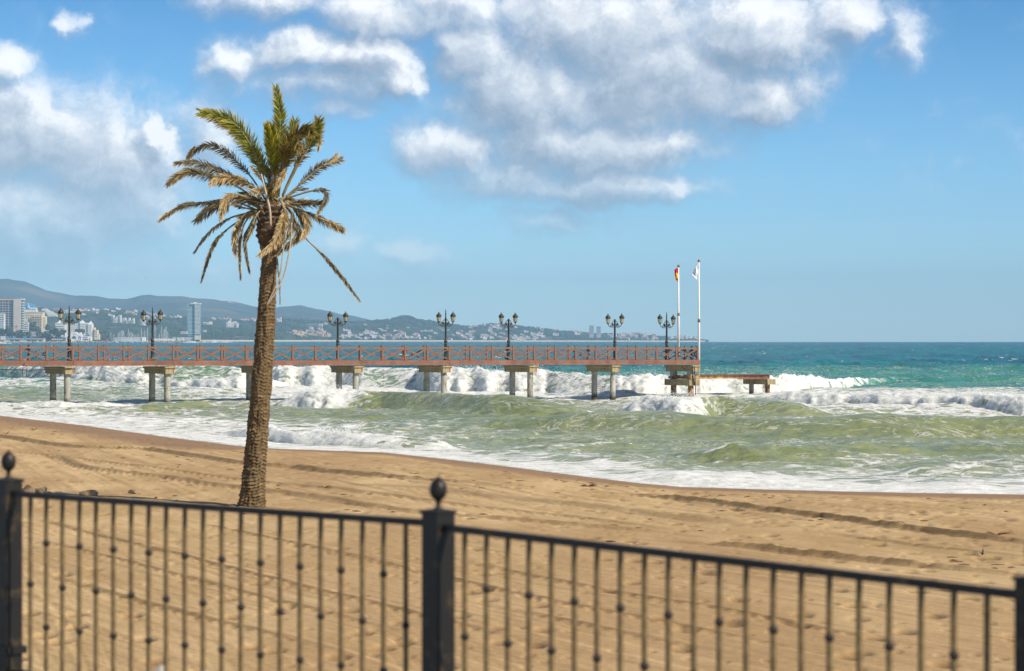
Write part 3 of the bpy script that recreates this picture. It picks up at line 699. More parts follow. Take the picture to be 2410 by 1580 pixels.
# deck planks (cross boards; seen edge on) and beams
L_all = (PE-near_pts[0]).length; npl = 230
plank = MB(); plank.box((0, 0, 0), (L_all/npl-.02, PW, .05)); plank_m = plank.mesh('deck_plank', m_redp)
for i in range(npl):
    p = PE-PD*(L_all*(i+.5)/npl)-PN*(PW/2); P_(link('deck_plank', plank_m, None, loc(p)+Vector((0, 0, deck_z(PE-PD*(L_all*(i+.5)/npl))-.03)), (0, 0, pang)))
for w_ in (.5, 1.55, 2.6):
    mb = MB(); a = PE-PN*w_; b_ = near_pts[0]-PN*w_; mb.bar(loc(a)+Vector((0, 0, deck_z(PE)-.21)), loc(b_)+Vector((0, 0, deck_z(near_pts[0])-.21)), .2, .28); P_(mb.build('deck_beam', m_redp))
# piers: cap on two columns. corner column of the photo: (near right corner px of cap bottom)
def cap_set(px_near, wpx, bottom=None, rusty=False, idx=0):
    p = pier_on(px_near)+PN*.26-PD*0; dzv = deck_z(p)-.425
    L = PW+.75; Wd = .80; ctr = p-PN*(L/2)-PD*(Wd/2)
    mb = MB(); M = Matrix.Rotation(math.atan2(PN.y, PN.x), 3, 'Z')
    # section: upper wider moulding then a body tapering in
    prof = [(L/2, Wd/2, 0), (L/2, Wd/2, -.10), (L/2-.10, Wd/2-.07, -.20), (L/2-.10, Wd/2-.07, -.50)]
    vs = []; fs = []
    for (a, b2, z) in prof:
        for sx, sy in ((-1, -1), (1, -1), (1, 1), (-1, 1)): vs.append(M @ Vector((sx*a, sy*b2, z)))
    for i in range(3):
        for q in range(4): fs.append((i*4+q, i*4+(q+1) % 4, (i+1)*4+(q+1) % 4, (i+1)*4+q))
    fs = [f[::-1] for f in fs]+[(0, 1, 2, 3), (15, 14, 13, 12)]
    mb.add(vs, fs); o = P_(link('pile_cap', mb.mesh('pile_cap', m_cap), None, loc(ctr)+Vector((0, 0, dzv))))
    if idx == 99: return ctr
    zt = dzv-.5
    for s_ in (.55, L-.72):
        c_ = p-PN*s_-PD*(Wd/2); mb = MB()
        if idx == 4 and s_ > 1: prof = [(.19, zt), (.19, zt-.5), (.235, zt-.55), (.235, -1.6)]
        elif idx == 6 and s_ < 1: prof = [(.20, zt), (.20, zt-.42), (.225, zt-.45), (.225, -1.6)]
        elif idx == 0 and s_ > 1: prof = [(.22, zt), (.23, .35), (.34, .30), (.34, -1.6)]
        else: prof = [(.225, zt), (.235, -1.6)]
        mb.lathe(prof, loc(c_), 20); P_(mb.build('pile', m_colm, smooth=False))
    return ctr
for i, px in enumerate((-72, 175, 410, 640, 853, 1060, 1263, 1457)): cap_set(px, 60, idx=i-1)
# the last support: two stacked caps, short piles, cross beams
e1 = pier_on(1644)
cap_set(1644, 80, idx=99)
p = e1+PN*.2; L = PW+.35; Wd = 1.0; M = Matrix.Rotation(math.atan2(PN.y, PN.x), 3, 'Z'); ctr = p-PN*(L/2)-PD*(Wd/2)
zt = deck_z(p)-.425-.5
for s_ in (.55, L-.55):
    mb = MB(); mb.lathe([(.3, zt), (.3, 1.42)], loc(p-PN*s_-PD*.5), 20); P_(mb.build('pile', m_colm))
    mb = MB(); mb.lathe([(.23, .93), (.24, .3), (.2, -1.6)], loc(p-PN*s_-PD*.5), 16); P_(mb.build('pile', m_rust))
mb = MB(); mb.box(loc(ctr)+Vector((0, 0, 1.17)), (L, Wd, .48), M); P_(mb.build('lower_pile_cap', m_cap))
mb = MB()
for q in (-.2, .25): mb.box(loc(ctr)+PD*q+Vector((0, 0, 1.55)), (L-.4, .16, .20), M)
P_(mb.build('cross_beam', m_rust))
mb = MB(); a = loc(e1)-PD*1.9+PN*.3; z0 = 2.5
mb.tube([a+Vector((0, 0, z0)), a+PD*.5+Vector((0, 0, z0-.28)), a+PD*1.0+Vector((0, 0, z0-.32)), a+PD*1.3+Vector((0, 0, z0-.1)), a+PD*1.36+Vector((0, 0, 1.4)), a+PD*1.4+Vector((0, 0, .2))], .035, 6)
mb.tube([a+PD*1.1+Vector((0, 0, z0)), a+PD*1.15+Vector((0, 0, 1.6)), a+PD*1.3+Vector((0, 0, 1.0))], .05, 6); P_(mb.build('hanging_cable', m_dark, smooth=True))
mb = MB(); a = pier_on(-30)+PN*.25; a = loc(a); zl = 2.58
mb.tube([a+PD*d+Vector((0, 0, zl-q)) for d, q in ((-3, 0), (0, .02), (1.5, .06), (3, .1), (5, .02), (6, 0))], .03, 6)
mb.tube([a+PD*2.6+Vector((0, 0, zl+.4)), a+PD*2.4+Vector((0, 0, zl-.05)), a+PD*2.45+Vector((0, 0, zl-.5)), a+PD*2.7+Vector((0, 0, zl-.55)), a+PD*2.75+Vector((0, 0, zl+.2))], .02, 5); P_(mb.build('hanging_cable', m_dark, smooth=True))

# low landing platform beyond the pier head
LP = empty('landing_stage', (e1.x, e1.y, 0), 0, 'low broken landing stage with rusty beam standing past the end of the pier', 'landing stage')
def L_(o): return kid(LP, o)
q0 = e1-Vector((e1.x, e1.y, 0))
zb = 1.72; s1 = (pier_on(1736)-e1).length; s2 = (pier_on(1822)-e1).length
mb = MB(); mb.bar(q0-PD*.9+Vector((0, 0, zb-.13)), q0+PD*s1+Vector((0, 0, zb-.13)), .14, .26); L_(mb.build('edge_beam', simple('yellow_rusted_beam', (.56, .36, .12), .8, .3, 2.0, .3, col2=(.26, .10, .04)))); tag(LP.children[0] if LP.children else KIDS[LP.name][0], 'rusty yellow beam')
mb = MB(); mb.bar(q0+PD*s1+Vector((0, 0, zb-.15)), q0+PD*(s2-.5)+Vector((0, 0, zb-.15)), .14, .34); L_(mb.build('edge_beam', m_redp))
mb = MB(); mb.bar(q0-PD*.5-PN*2.2+Vector((0, 0, zb-.13)), q0+PD*(s2-.3)-PN*2.2+Vector((0, 0, zb-.13)), .14, .3); L_(mb.build('edge_beam', m_rust))
pm = MB(); pm.box((0, 0, 0), (.17, 2.5, .045)); pm = pm.mesh('stage_plank', m_redp); rr = random.Random(5)
for i in range(int((s2-.2)/.21)):
    L_(link('stage_plank', pm, None, q0+PD*(.2+i*.21)-PN*(1.0+rr.uniform(-.05, .05))+Vector((0, 0, zb+.03)), (0, 0, pang)))
cc = q0+PD*(s2-.55); mb = MB(); mb.box(cc-PN*1.25+Vector((0, 0, 1.17)), (3.3, .8, .42), M); L_(mb.build('pile_cap', m_cap))
mb = MB(); mb.lathe([(.20, .96), (.205, -1.5)], cc+PN*-2.3, 16); L_(mb.build('pile', m_colm))
mb = MB(); mb.lathe([(.22, .96), (.19, .5), (.22, .1), (.2, -1.5)], cc+PN*-.15, 14); L_(mb.build('pile', m_rust))
mb = MB(); mb.tube([cc+PN*.45-PD*.6+Vector((0, 0, 1.35)), cc+PN*.42-PD*.45+Vector((0, 0, 1.1)), cc+PN*.4-PD*.5+Vector((0, 0, .6)), cc+PN*.35-PD*.4+Vector((0, 0, 0))], .04, 6); L_(mb.build('hanging_cable', m_dark))

# ------------------------------------------------------------------ lamp posts on the pier
m_lamp = simple('dark_green_cast_iron', (.045, .048, .036), .5, .35, 5, .2, col2=(.02, .02, .018))
m_glass, k, b = new_mat('cream_lantern_glass'); b.inputs['Base Color'].default_value = (.80, .72, .45, 1); b.inputs['Roughness'].default_value = .25
tr_ = k.n('ShaderNodeBsdfTranslucent'); tr_.inputs[0].default_value = (.85, .75, .45, 1); mx = k.n('ShaderNodeMixShader'); mx.inputs[0].default_value = .45
k.nt.links.new(b.outputs[0], mx.inputs[1]); k.nt.links.new(tr_.outputs[0], mx.inputs[2]); k.nt.links.new(mx.outputs[0], [n for n in k.nt.nodes if n.type == 'OUTPUT_MATERIAL'][0].inputs[0])
mb = MB(); mb.lathe([(.17, 0), (.17, .06), (.13, .10), (.125, .75), (.15, .80), (.11, .86), (.105, 1.12), (.15, 1.17), (.10, 1.23), (.10, 1.28), (.125, 1.34), (.135, 1.40), (.11, 1.47), (.085, 1.52), (.078, 1.6), (.070, 3.06), (.085, 3.08), (.05, 3.14)], (0, 0, 0), 14); pole_m = mb.mesh('pole', m_lamp, True)
mb = MB(); mb.lathe([(.05, 3.1), (.038, 3.4), (.065, 3.44), (.035, 3.48), (.04, 3.62), (.012, 3.80)], (0, 0, 0), 10); spike_m = mb.mesh('spire', m_lamp, True)
mb = MB()
mb.tube([(.06, 0, 2.62), (.20, 0, 2.60), (.34, 0, 2.56), (.50, 0, 2.58), (.58, 0, 2.64), (.60, 0, 2.76)], .028, 6)
mb.tube([(.05, 0, 3.02), (.16, 0, 2.98), (.26, 0, 2.84), (.36, 0, 2.66), (.44, 0, 2.58)], .024, 6)
def ring(cx, cz, r, th, a0=0, a1=2*math.pi, n_=16): mb.tube([(cx+r*math.cos(a0+(a1-a0)*i/n_), 0, cz+r*math.sin(a0+(a1-a0)*i/n_)) for i in range(n_+1)], th, 5)
ring(.20, 2.73, .085, .018); ring(.20, 2.73, .035, .03); ring(.33, 2.56, .07, .014, -3.0, .4); ring(.13, 2.55, .05, .014, -3.2, .2); ring(.24, 2.50, .03, .012)
arm_m = mb.mesh('bracket_arm', m_lamp, True)
mb = MB(); mb.lathe([(.03, 2.74), (.05, 2.80), (.115, 2.86), (.125, 2.88)], (0, 0, 0), 8); mb.lathe([(.185, 3.20), (.20, 3.24), (.205, 3.29), (.175, 3.34), (.165, 3.38), (.12, 3.44), (.05, 3.48), (.03, 3.52), (.035, 3.54), (.085, 3.575), (.02, 3.565)], (0, 0, 0), 12)
for i in range(6):
    a = 2*math.pi*i/6; mb.tube([(.120*math.cos(a), .120*math.sin(a), 2.87), (.178*math.cos(a), .178*math.sin(a), 3.21)], .011, 4)
    mb.tube([(.20*math.cos(a), .20*math.sin(a), 3.27), (.24*math.cos(a), .24*math.sin(a), 3.33)], [.014, .004], 4)
lant_m = mb.mesh('lantern_frame', m_lamp, False)
mb = MB(); mb.lathe([(.108, 2.88), (.168, 3.20)], (0, 0, 0), 6); gl_m = mb.mesh('lantern_glass', m_glass)
def lamp(px, near, spire, label):
    line = pier_on(px) if near else None
    q = PE-PN*(.22 if near else PW-.22); u = (px-CX)/F; Y = (q.y*PD.x-q.x*PD.y)/(PD.x-PD.y*u); p = Vector((u*Y, Y, 0)); p.z = dz_of(p)
    L = empty('lamp_post', p, pang, label, 'lamp post', 'cast iron lamp posts along the pier')
    kid(L, link('pole', pole_m, L))
    if spire: kid(L, link('spire', spike_m, L))
    for s_ in (0, 1):
        kid(L, link('bracket_arm', arm_m, L, rot=(0, 0, math.pi*s_)))
        f_ = kid(L, link('lantern', lant_m, L, loc=((.63 if s_ == 0 else -.63), 0, rr.uniform(-.03, .03)), rot=(0, rr.uniform(-.03, .03), rr.uniform(0, 1))))
        kid(f_, link('lantern_glass', gl_m, f_))
lamp(163, True, True, 'double lantern lamp post with a spire, leftmost on the pier')
lamp(359, False, True, 'double lantern lamp post with a spire, in front of the marina masts')
#lamp(624, True, False, 'lamp post hidden behind the trunk of the palm')
lamp(795, False, False, 'double lantern lamp post without spire, first to the right of the palm')
lamp(1049, True, True, 'double lantern lamp post with a spire, near the middle of the photo')
lamp(1197, False, False, 'double lantern lamp post without spire, second to the right of the one by the palm')
lamp(1447, True, False, 'double lantern lamp post without spire, right of the twin towers on the coast')
lamp(1569, False, True, 'double lantern lamp post with a spire, beside the flagpoles at the pier head')

# ------------------------------------------------------------------ flagpoles and flags
m_white = simple('white_painted_metal', (.80, .79, .76), .35, .12, 3, 0)
def flagpole(px, ytop, ybot, near, label):
    p = pier_on(px)
    if not near:
        q = PE-PN*(PW-.6); u = (px-CX)/F; Y = (q.y*PD.x-q.x*PD.y)/(PD.x-PD.y*u); p = Vector((u*Y, Y, 0))
    Y = p.y; z1 = EZ-(ytop-HZ)*Y/F; z0 = EZ-(ybot-HZ)*Y/F; p.z = z0
    E = empty('flagpole', p, 0, label, 'flagpole', 'white flagpoles at the end of the pier'); H = z1-z0
    mb = MB(); mb.lathe([(.095, 0), (.09, H*.45), (.075, H*.5), (.05, H-.05)], (0, 0, 0), 12); kid(E, mb.build('pole', m_white, E, True))
    mb = MB(); mb.lathe([(.098, H*.47), (.105, H*.475), (.105, H*.49), (.09, H*.5)], (0, 0, 0), 12); kid(E, mb.build('joint_collar', m_rust, E, True))
    mb = MB(); mb.lathe([(.04, H-.06), (.11, H+.0), (.12, H+.07), (.08, H+.14), (.02, H+.17)], (0, 0, 0), 12); kid(E, mb.build('finial', m_rust, E, True))
    return p, z1
fp1, zf1 = flagpole(1597, 628, 846, False, 'shorter white flagpole behind the pier railing, carrying the red and yellow flag')
fp2, zf2 = flagpole(1645, 616, 886, True, 'tall white flagpole at the pier end, carrying the white flag')
def flag(p, ztop, outline, name, mat, label):
    # outline: list of (height below top, fly extent left) ; cloth hangs in folds
    n1, n2 = 26, 12; vs = []; fs = []
    for i in range(n1):
        h = i/(n1-1)*outline[-1][0]; ext = np.interp(h, [o[0] for o in outline], [o[1] for o in outline]); ex0 = np.interp(h, [o[0] for o in outline], [o[2] for o in outline])
        for j in range(n2):
            t = j/(n2-1); x = -(ex0+(ext-ex0)*t)-.06; y = .16*math.sin(t*9+h*2.2)*t+.06*math.sin(h*7+t*3)
            vs.append(Vector((x, y, -h-.05*math.sin(t*7))))
    for i in range(n1-1):
        for j in range(n2-1): a = i*n2+j; fs.append((a, a+1, a+n2+1, a+n2))
    mb = MB(); mb.add(vs, fs); o = mb.build(name, mat, None, True, Vector((p.x, p.y, ztop)))
    md = o.modifiers.new('thickness', 'SOLIDIFY'); md.thickness = .01
    return o
m_f1, k, b = new_mat('red_yellow_red_cloth'); v = k.n('ShaderNodeTexCoord').outputs['Object']; x_, y_, z_ = k.sep(v)
zz = k.m('MULTIPLY', k.m('ADD', z_, k.m('MULTIPLY', x_, -.25)), -1)
c = k.mix(k.m('MULTIPLY', k.m('GREATER_THAN', zz, .33), k.m('LESS_THAN', zz, .78)), (.70, .012, .008), (.90, .60, .01))
d_ = k.vm('DISTANCE', v, (-.26, 0, -.52)); c = k.mix(k.m('MULTIPLY', k.m('LESS_THAN', d_, .13), .8), c, (.50, .12, .02))
k.put(b.inputs['Base Color'], c); b.inputs['Roughness'].default_value = .8
m_f2, k, b = new_mat('white_emblem_cloth'); v = k.n('ShaderNodeTexCoord').outputs['Object']
d_ = k.vm('DISTANCE', k.vm('MULTIPLY', v, (1, .3, .55)), (-.42, 0, -.33)); rg = k.m('MULTIPLY', k.m('LESS_THAN', d_, .18), k.m('GREATER_THAN', k.noise(v, 9, 2), .52))
k.put(b.inputs['Base Color'], k.mix(rg, (.82, .83, .87), (.08, .08, .14))); b.inputs['Roughness'].default_value = .8
fl = flag(fp1, zf1-.12, [(0, .10, 0), (.12, .28, 0), (.32, .26, 0), (.75, .20, .0), (.82, .22, -.02), (.9, .16, -.08), (1.0, .08, 0)], 'flag', m_f1, '')
tag(fl, 'red and yellow striped flag, wrapped in the wind at the top of its pole', 'flag')
fl = flag(fp2, zf2-.22, [(0, .06, 0), (.2, .22, 0), (.45, .34, 0), (.70, .50, 0), (.78, .48, .02), (.95, .30, .08), (1.2, .10, .04)], 'flag', m_f2, '')
tag(fl, 'white flag with a small dark emblem fluttering from the tall pole', 'flag')
# ------------------------------------------------------------------ the palm on the beach
m_trunk, k, b = new_mat('palm_bark'); v = k.n('ShaderNodeTexCoord').outputs['Object']
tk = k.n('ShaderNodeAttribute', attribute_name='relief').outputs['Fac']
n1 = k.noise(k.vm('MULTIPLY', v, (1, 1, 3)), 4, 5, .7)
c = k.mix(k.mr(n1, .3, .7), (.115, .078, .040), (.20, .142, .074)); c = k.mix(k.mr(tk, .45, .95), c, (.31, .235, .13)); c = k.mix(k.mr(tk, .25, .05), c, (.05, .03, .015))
k.put(b.inputs['Base Color'], c); b.inputs['Roughness'].default_value = .9; b.inputs['Specular IOR Level'].default_value = .15
bp = k.n('ShaderNodeBump'); bp.inputs['Distance'].default_value = .015; k.put(bp.inputs['Height'], k.noise(k.vm('MULTIPLY', v, (3, 3, 1)), 14, 4, .7)); k.put(b.inputs['Normal'], bp.outputs[0])
def leafmat(name, a, bcol, tip, tr=.22):
    m, k, b = new_mat(name); t = k.n('ShaderNodeAttribute', attribute_name='along').outputs['Fac']; rv = k.n('ShaderNodeAttribute', attribute_name='rnd').outputs['Fac']
    c = k.mix(rv, a, bcol); c = k.mix(k.mr(t, .55, 1.0, 0, .85), c, tip)
    k.put(b.inputs['Base Color'], c); b.inputs['Roughness'].default_value = .5; b.inputs['Specular IOR Level'].default_value = .35
    t_ = k.n('ShaderNodeBsdfTranslucent'); k.put(t_.inputs[0], c); mx = k.n('ShaderNodeMixShader'); mx.inputs[0].default_value = tr
    o = [n for n in k.nt.nodes if n.type == 'OUTPUT_MATERIAL'][0]
    k.nt.links.new(b.outputs[0], mx.inputs[1]); k.nt.links.new(t_.outputs[0], mx.inputs[2]); k.nt.links.new(mx.outputs[0], o.inputs[0]); return m
m_lg = leafmat('palm_leaf_green', (.06, .11, .006), (.36, .37, .015), (.70, .47, .06))
m_lm = leafmat('palm_leaf_olive', (.09, .08, .015), (.30, .23, .03), (.60, .42, .14))
m_ld = leafmat('palm_leaf_dry', (.34, .245, .09), (.70, .53, .27), (.82, .68, .46), .3)
m_lk = leafmat('palm_leaf_withered', (.09, .072, .030), (.24, .195, .095), (.66, .54, .34), .25)
m_rach = simple('palm_stalk', (.34, .27, .13), .5, .5, 6, 0, col2=(.14, .10, .045))
base = sand_at(590, 1191)
PY0 = base.y; PS = PY0/F     # metres per photo pixel at the palm
PALM = empty('palm_tree', base, 0, 'tall leaning date palm with a battered wind blown crown, alone on the sand', 'palm tree')
def pp(px, py, d=0.):        # photo pixel -> point local to the palm, d metres towards the back
    Y = PY0+d; return Vector(((px-CX)*Y/F, Y, EZ-(py-HZ)*Y/F))-base
def trunk():
    ys = [560, 600, 660, 720, 790, 900, 1000, 1100, 1150, 1200, 1225]; lf = [617, 616, 611, 607, 601, 590.5, 582.5, 573, 566, 561, 559]; rt = [652, 652, 651, 649.5, 648, 640, 633, 627, 624, 622, 622]
    nr, na = 520, 96; pyv = np.linspace(556, 1222, nr); L = np.interp(pyv, ys, lf); R = np.interp(pyv, ys, rt)
    z = EZ-(pyv-HZ)*PS-base.z; cx = ((L+R)/2-CX)*PS-base.x; r0 = (R-L)/2*PS*.965
    A = np.linspace(0, 2*np.pi, na+1)[None]; Zg = z[:, None]*np.ones_like(A); H = Zg
    ax = A*3.5
    # rows of old leaf scars: interleaved scales with upward jutting lips, uneven
    warp = .05*vnoise(ax*.8, Zg*1.5)
    rowh = .075; q = (Zg+warp*1.8)/rowh+1.1*vnoise(ax*.9, Zg*2.2); row = np.floor(q); fr = q-row
    jut = np.power(1-fr, 1.3)
    sc = A/(2*np.pi)*6+.37*row; sf = np.abs((sc % 1)-.5)*2
    shape = jut*(1-.35*sf**2)
    rnd = np.sin(row*12.9898+np.floor(sc)*78.233)*43758.5; rnd = rnd-np.floor(rnd)
    amp = np.interp(Zg, [-.3, 1.2, 3, 6], [.055, .045, .036, .020])
    rel = shape*(.35+.8*rnd**1.5)
    ro = rel*amp+.8*amp*fbm(ax*1.6, Zg*7, 4)+.02*fbm(ax*.5, Zg*1.1, 2)
    Rg = r0[:, None]+ro-amp*.45
    flare = np.interp(Zg, [-.3, 0, .25, .6], [.05, .035, .012, 0]); Rg = Rg+flare
    X = cx[:, None]+Rg*np.sin(A); Y = Rg*np.cos(A); 
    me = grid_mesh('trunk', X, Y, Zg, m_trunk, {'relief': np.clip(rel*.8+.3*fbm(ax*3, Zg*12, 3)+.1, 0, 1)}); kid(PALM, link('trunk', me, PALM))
trunk()
# the swollen head of cut leaf bases
bootm = MB(); bootm.add([(-.5, 0, 0), (.5, 0, 0), (.34, .55, .55), (-.34, .55, .55), (-.42, -.15, .15), (.42, -.15, .15), (.26, .45, .75), (-.26, .45, .75)], [(0, 1, 2, 3), (4, 7, 6, 5), (0, 4, 5, 1), (1, 5, 6, 2), (2, 6, 7, 3), (3, 7, 4, 0)])
m_boot = simple('cut_leaf_base', (.13, .085, .04), .85, .6, 7, .3, col2=(.035, .022, .012)); m_boot2 = simple('cut_leaf_base_pale', (.27, .18, .085), .85, .4, 7, .3, col2=(.12, .075, .035))
bm1 = bootm.mesh('leaf_stub', m_boot); bm2 = bootm.mesh('leaf_stub_pale', m_boot2)
mb = MB(); c0 = pp(637, 535)
mb.lathe([(.13, -.62), (.20, -.50), (.27, -.30), (.31, -.05), (.28, .18), (.20, .40), (.12, .62), (.07, .8)], c0, 18); kid(PALM, mb.build('crown_head', m_boot, PALM, True))
rr = random.Random(12)
for r_ in range(8):
    zz = -.52+r_*.125; rad = np.interp(zz, [-.55, -.3, 0, .3, .6, .9], [.20, .27, .31, .26, .18, .10])
    for q in range(11):
        a = 2*math.pi*(q+.5*(r_ % 2))/11; s_ = .13*rr.uniform(.8, 1.2)
        o = link('leaf_stub', bm1 if rr.random() < .62 else bm2, PALM, c0+Vector((rad*.86*math.cos(a), rad*.86*math.sin(a), zz)), (rr.uniform(-.2, .2), rr.uniform(-.15, .15), a-math.pi/2), (s_*1.1, s_, s_*1.1)); kid(PALM, o)

def bez(pts, n):   # Catmull-Rom through points
    P = [pts[0]]+list(pts)+[pts[-1]]; out = []; m = len(pts)-1
    for i in range(n+1):
        t = i/n*m; j = min(int(t), m-1); f = t-j; p0, p1, p2, p3 = P[j:j+4]
        out.append(.5*((2*p1)+(p2-p0)*f+(2*p0-5*p1+4*p2-p3)*f*f+(3*p1-p0-3*p2+p3)*f**3))
    return out
def frond(pts, depth, ll, mat, start=.25, dens=1.0, droop=.3, ang=.75, wid=.020, fold=0., side=(1, 1), seed=0, taper=.45, label=None, rr_=.017):
    """pts: crown-crop pixels; depth: metres behind(+)/before(-) at the tip; ll leaflet length in photo px"""
    rr = random.Random(seed+100); n = 26
    P3 = []
    for i, (x, y) in enumerate(pts):
        t = i/(len(pts)-1); P3.append(pp(340+x/2.786, 180+y/2.786, depth*t**1.2+(-.05 if depth < 0 else .05)))
    C = bez(P3, n); mb = MB(); mb.tube(C, [rr_*(1.25-.95*i/n)+.003 for i in range(n+1)], 5)
    fr_ = mb.build('frond', m_rach, PALM, True); kid(PALM, fr_)
    if label: fr_['label'] = label
    cum = [0]
    for a, c in zip(C[:-1], C[1:]): cum.append(cum[-1]+(c-a).length)
    Lt = cum[-1]; step = .0155/dens; vs = []; fs = []; al = []; rn = []
    s = Lt*start; ll = ll*PS
    while s < Lt*.995:
        i = max(0, min(n-1, np.searchsorted(cum, s)-1)); f = (s-cum[i])/max(cum[i+1]-cum[i], 1e-6); p = C[i].lerp(C[i+1], f); t = (C[i+1]-C[i]).normalized()
        view = Vector((0, 1, 0)); sd_ = t.cross(view); sd_ = sd_.normalized() if sd_.length > .05 else Vector((1, 0, 0)); nn = sd_.cross(t)
        u = (s/Lt-start)/(1-start); lenf = min(1, .35+u*3.2)*(1-max(0, u-.55)/.45*taper)
        for g in (-1, 1):
            if side[0 if g < 0 else 1] <= 0 or rr.random() > side[0 if g < 0 else 1]: continue
            if rr.random() < .06: continue
            L = ll*1.22*lenf*rr.uniform(.72, 1.12)*(.5 if rr.random() < .07 else 1)
            a_ = ang*rr.uniform(.8, 1.2)*(1-.45*u); out_ = math.sin(a_); vdep = rr.gauss(0, .38)+fold
            d = (t*math.cos(a_)+sd_*(g*out_)+nn*vdep).normalized()
            w = wid*rr.uniform(.7, 1.2); wv_ = (d.cross(Vector((rr.gauss(0, .6), 1, rr.gauss(0, .4))))).normalized()*w
            k0 = len(vs); rv = rr.random()**1.2; q = p.copy(); dd = d.copy(); segs = 3; curl = droop*rr.uniform(.4, 1.6)
            for j in range(segs+1):
                tt = j/segs; ww = wv_*(.5, .95, .75, .04)[j]
                vs.append(q-ww*.5); vs.append(q+ww*.5); al += [tt*.75+u*.25]*2; rn += [rv]*2
                dd = (dd+Vector((0, 0, -curl*(.25+.35*j)))+Vector((rr.gauss(0, .05), 0, rr.gauss(0, .05)))).normalized(); q = q+dd*(L/segs)
            for j in range(segs): fs.append((k0+2*j, k0+2*j+1, k0+2*j+3, k0+2*j+2))
        s += step*rr.uniform(.6, 1.4)
    me = bpy.data.meshes.new('leaflets'); me.from_pydata([tuple(v) for v in vs], [], fs); me.materials.append(mat)
    for nm, dat in (('along', al), ('rnd', rn)):
        at_ = me.attributes.new(nm, 'FLOAT', 'POINT'); at_.data.foreach_set('value', np.array(dat, np.float32))
    o = link('leaflets', me, fr_); o['kind'] = 'stuff'; kid(fr_, o)
G, O, D, K = m_lg, m_lm, m_ld, m_lk
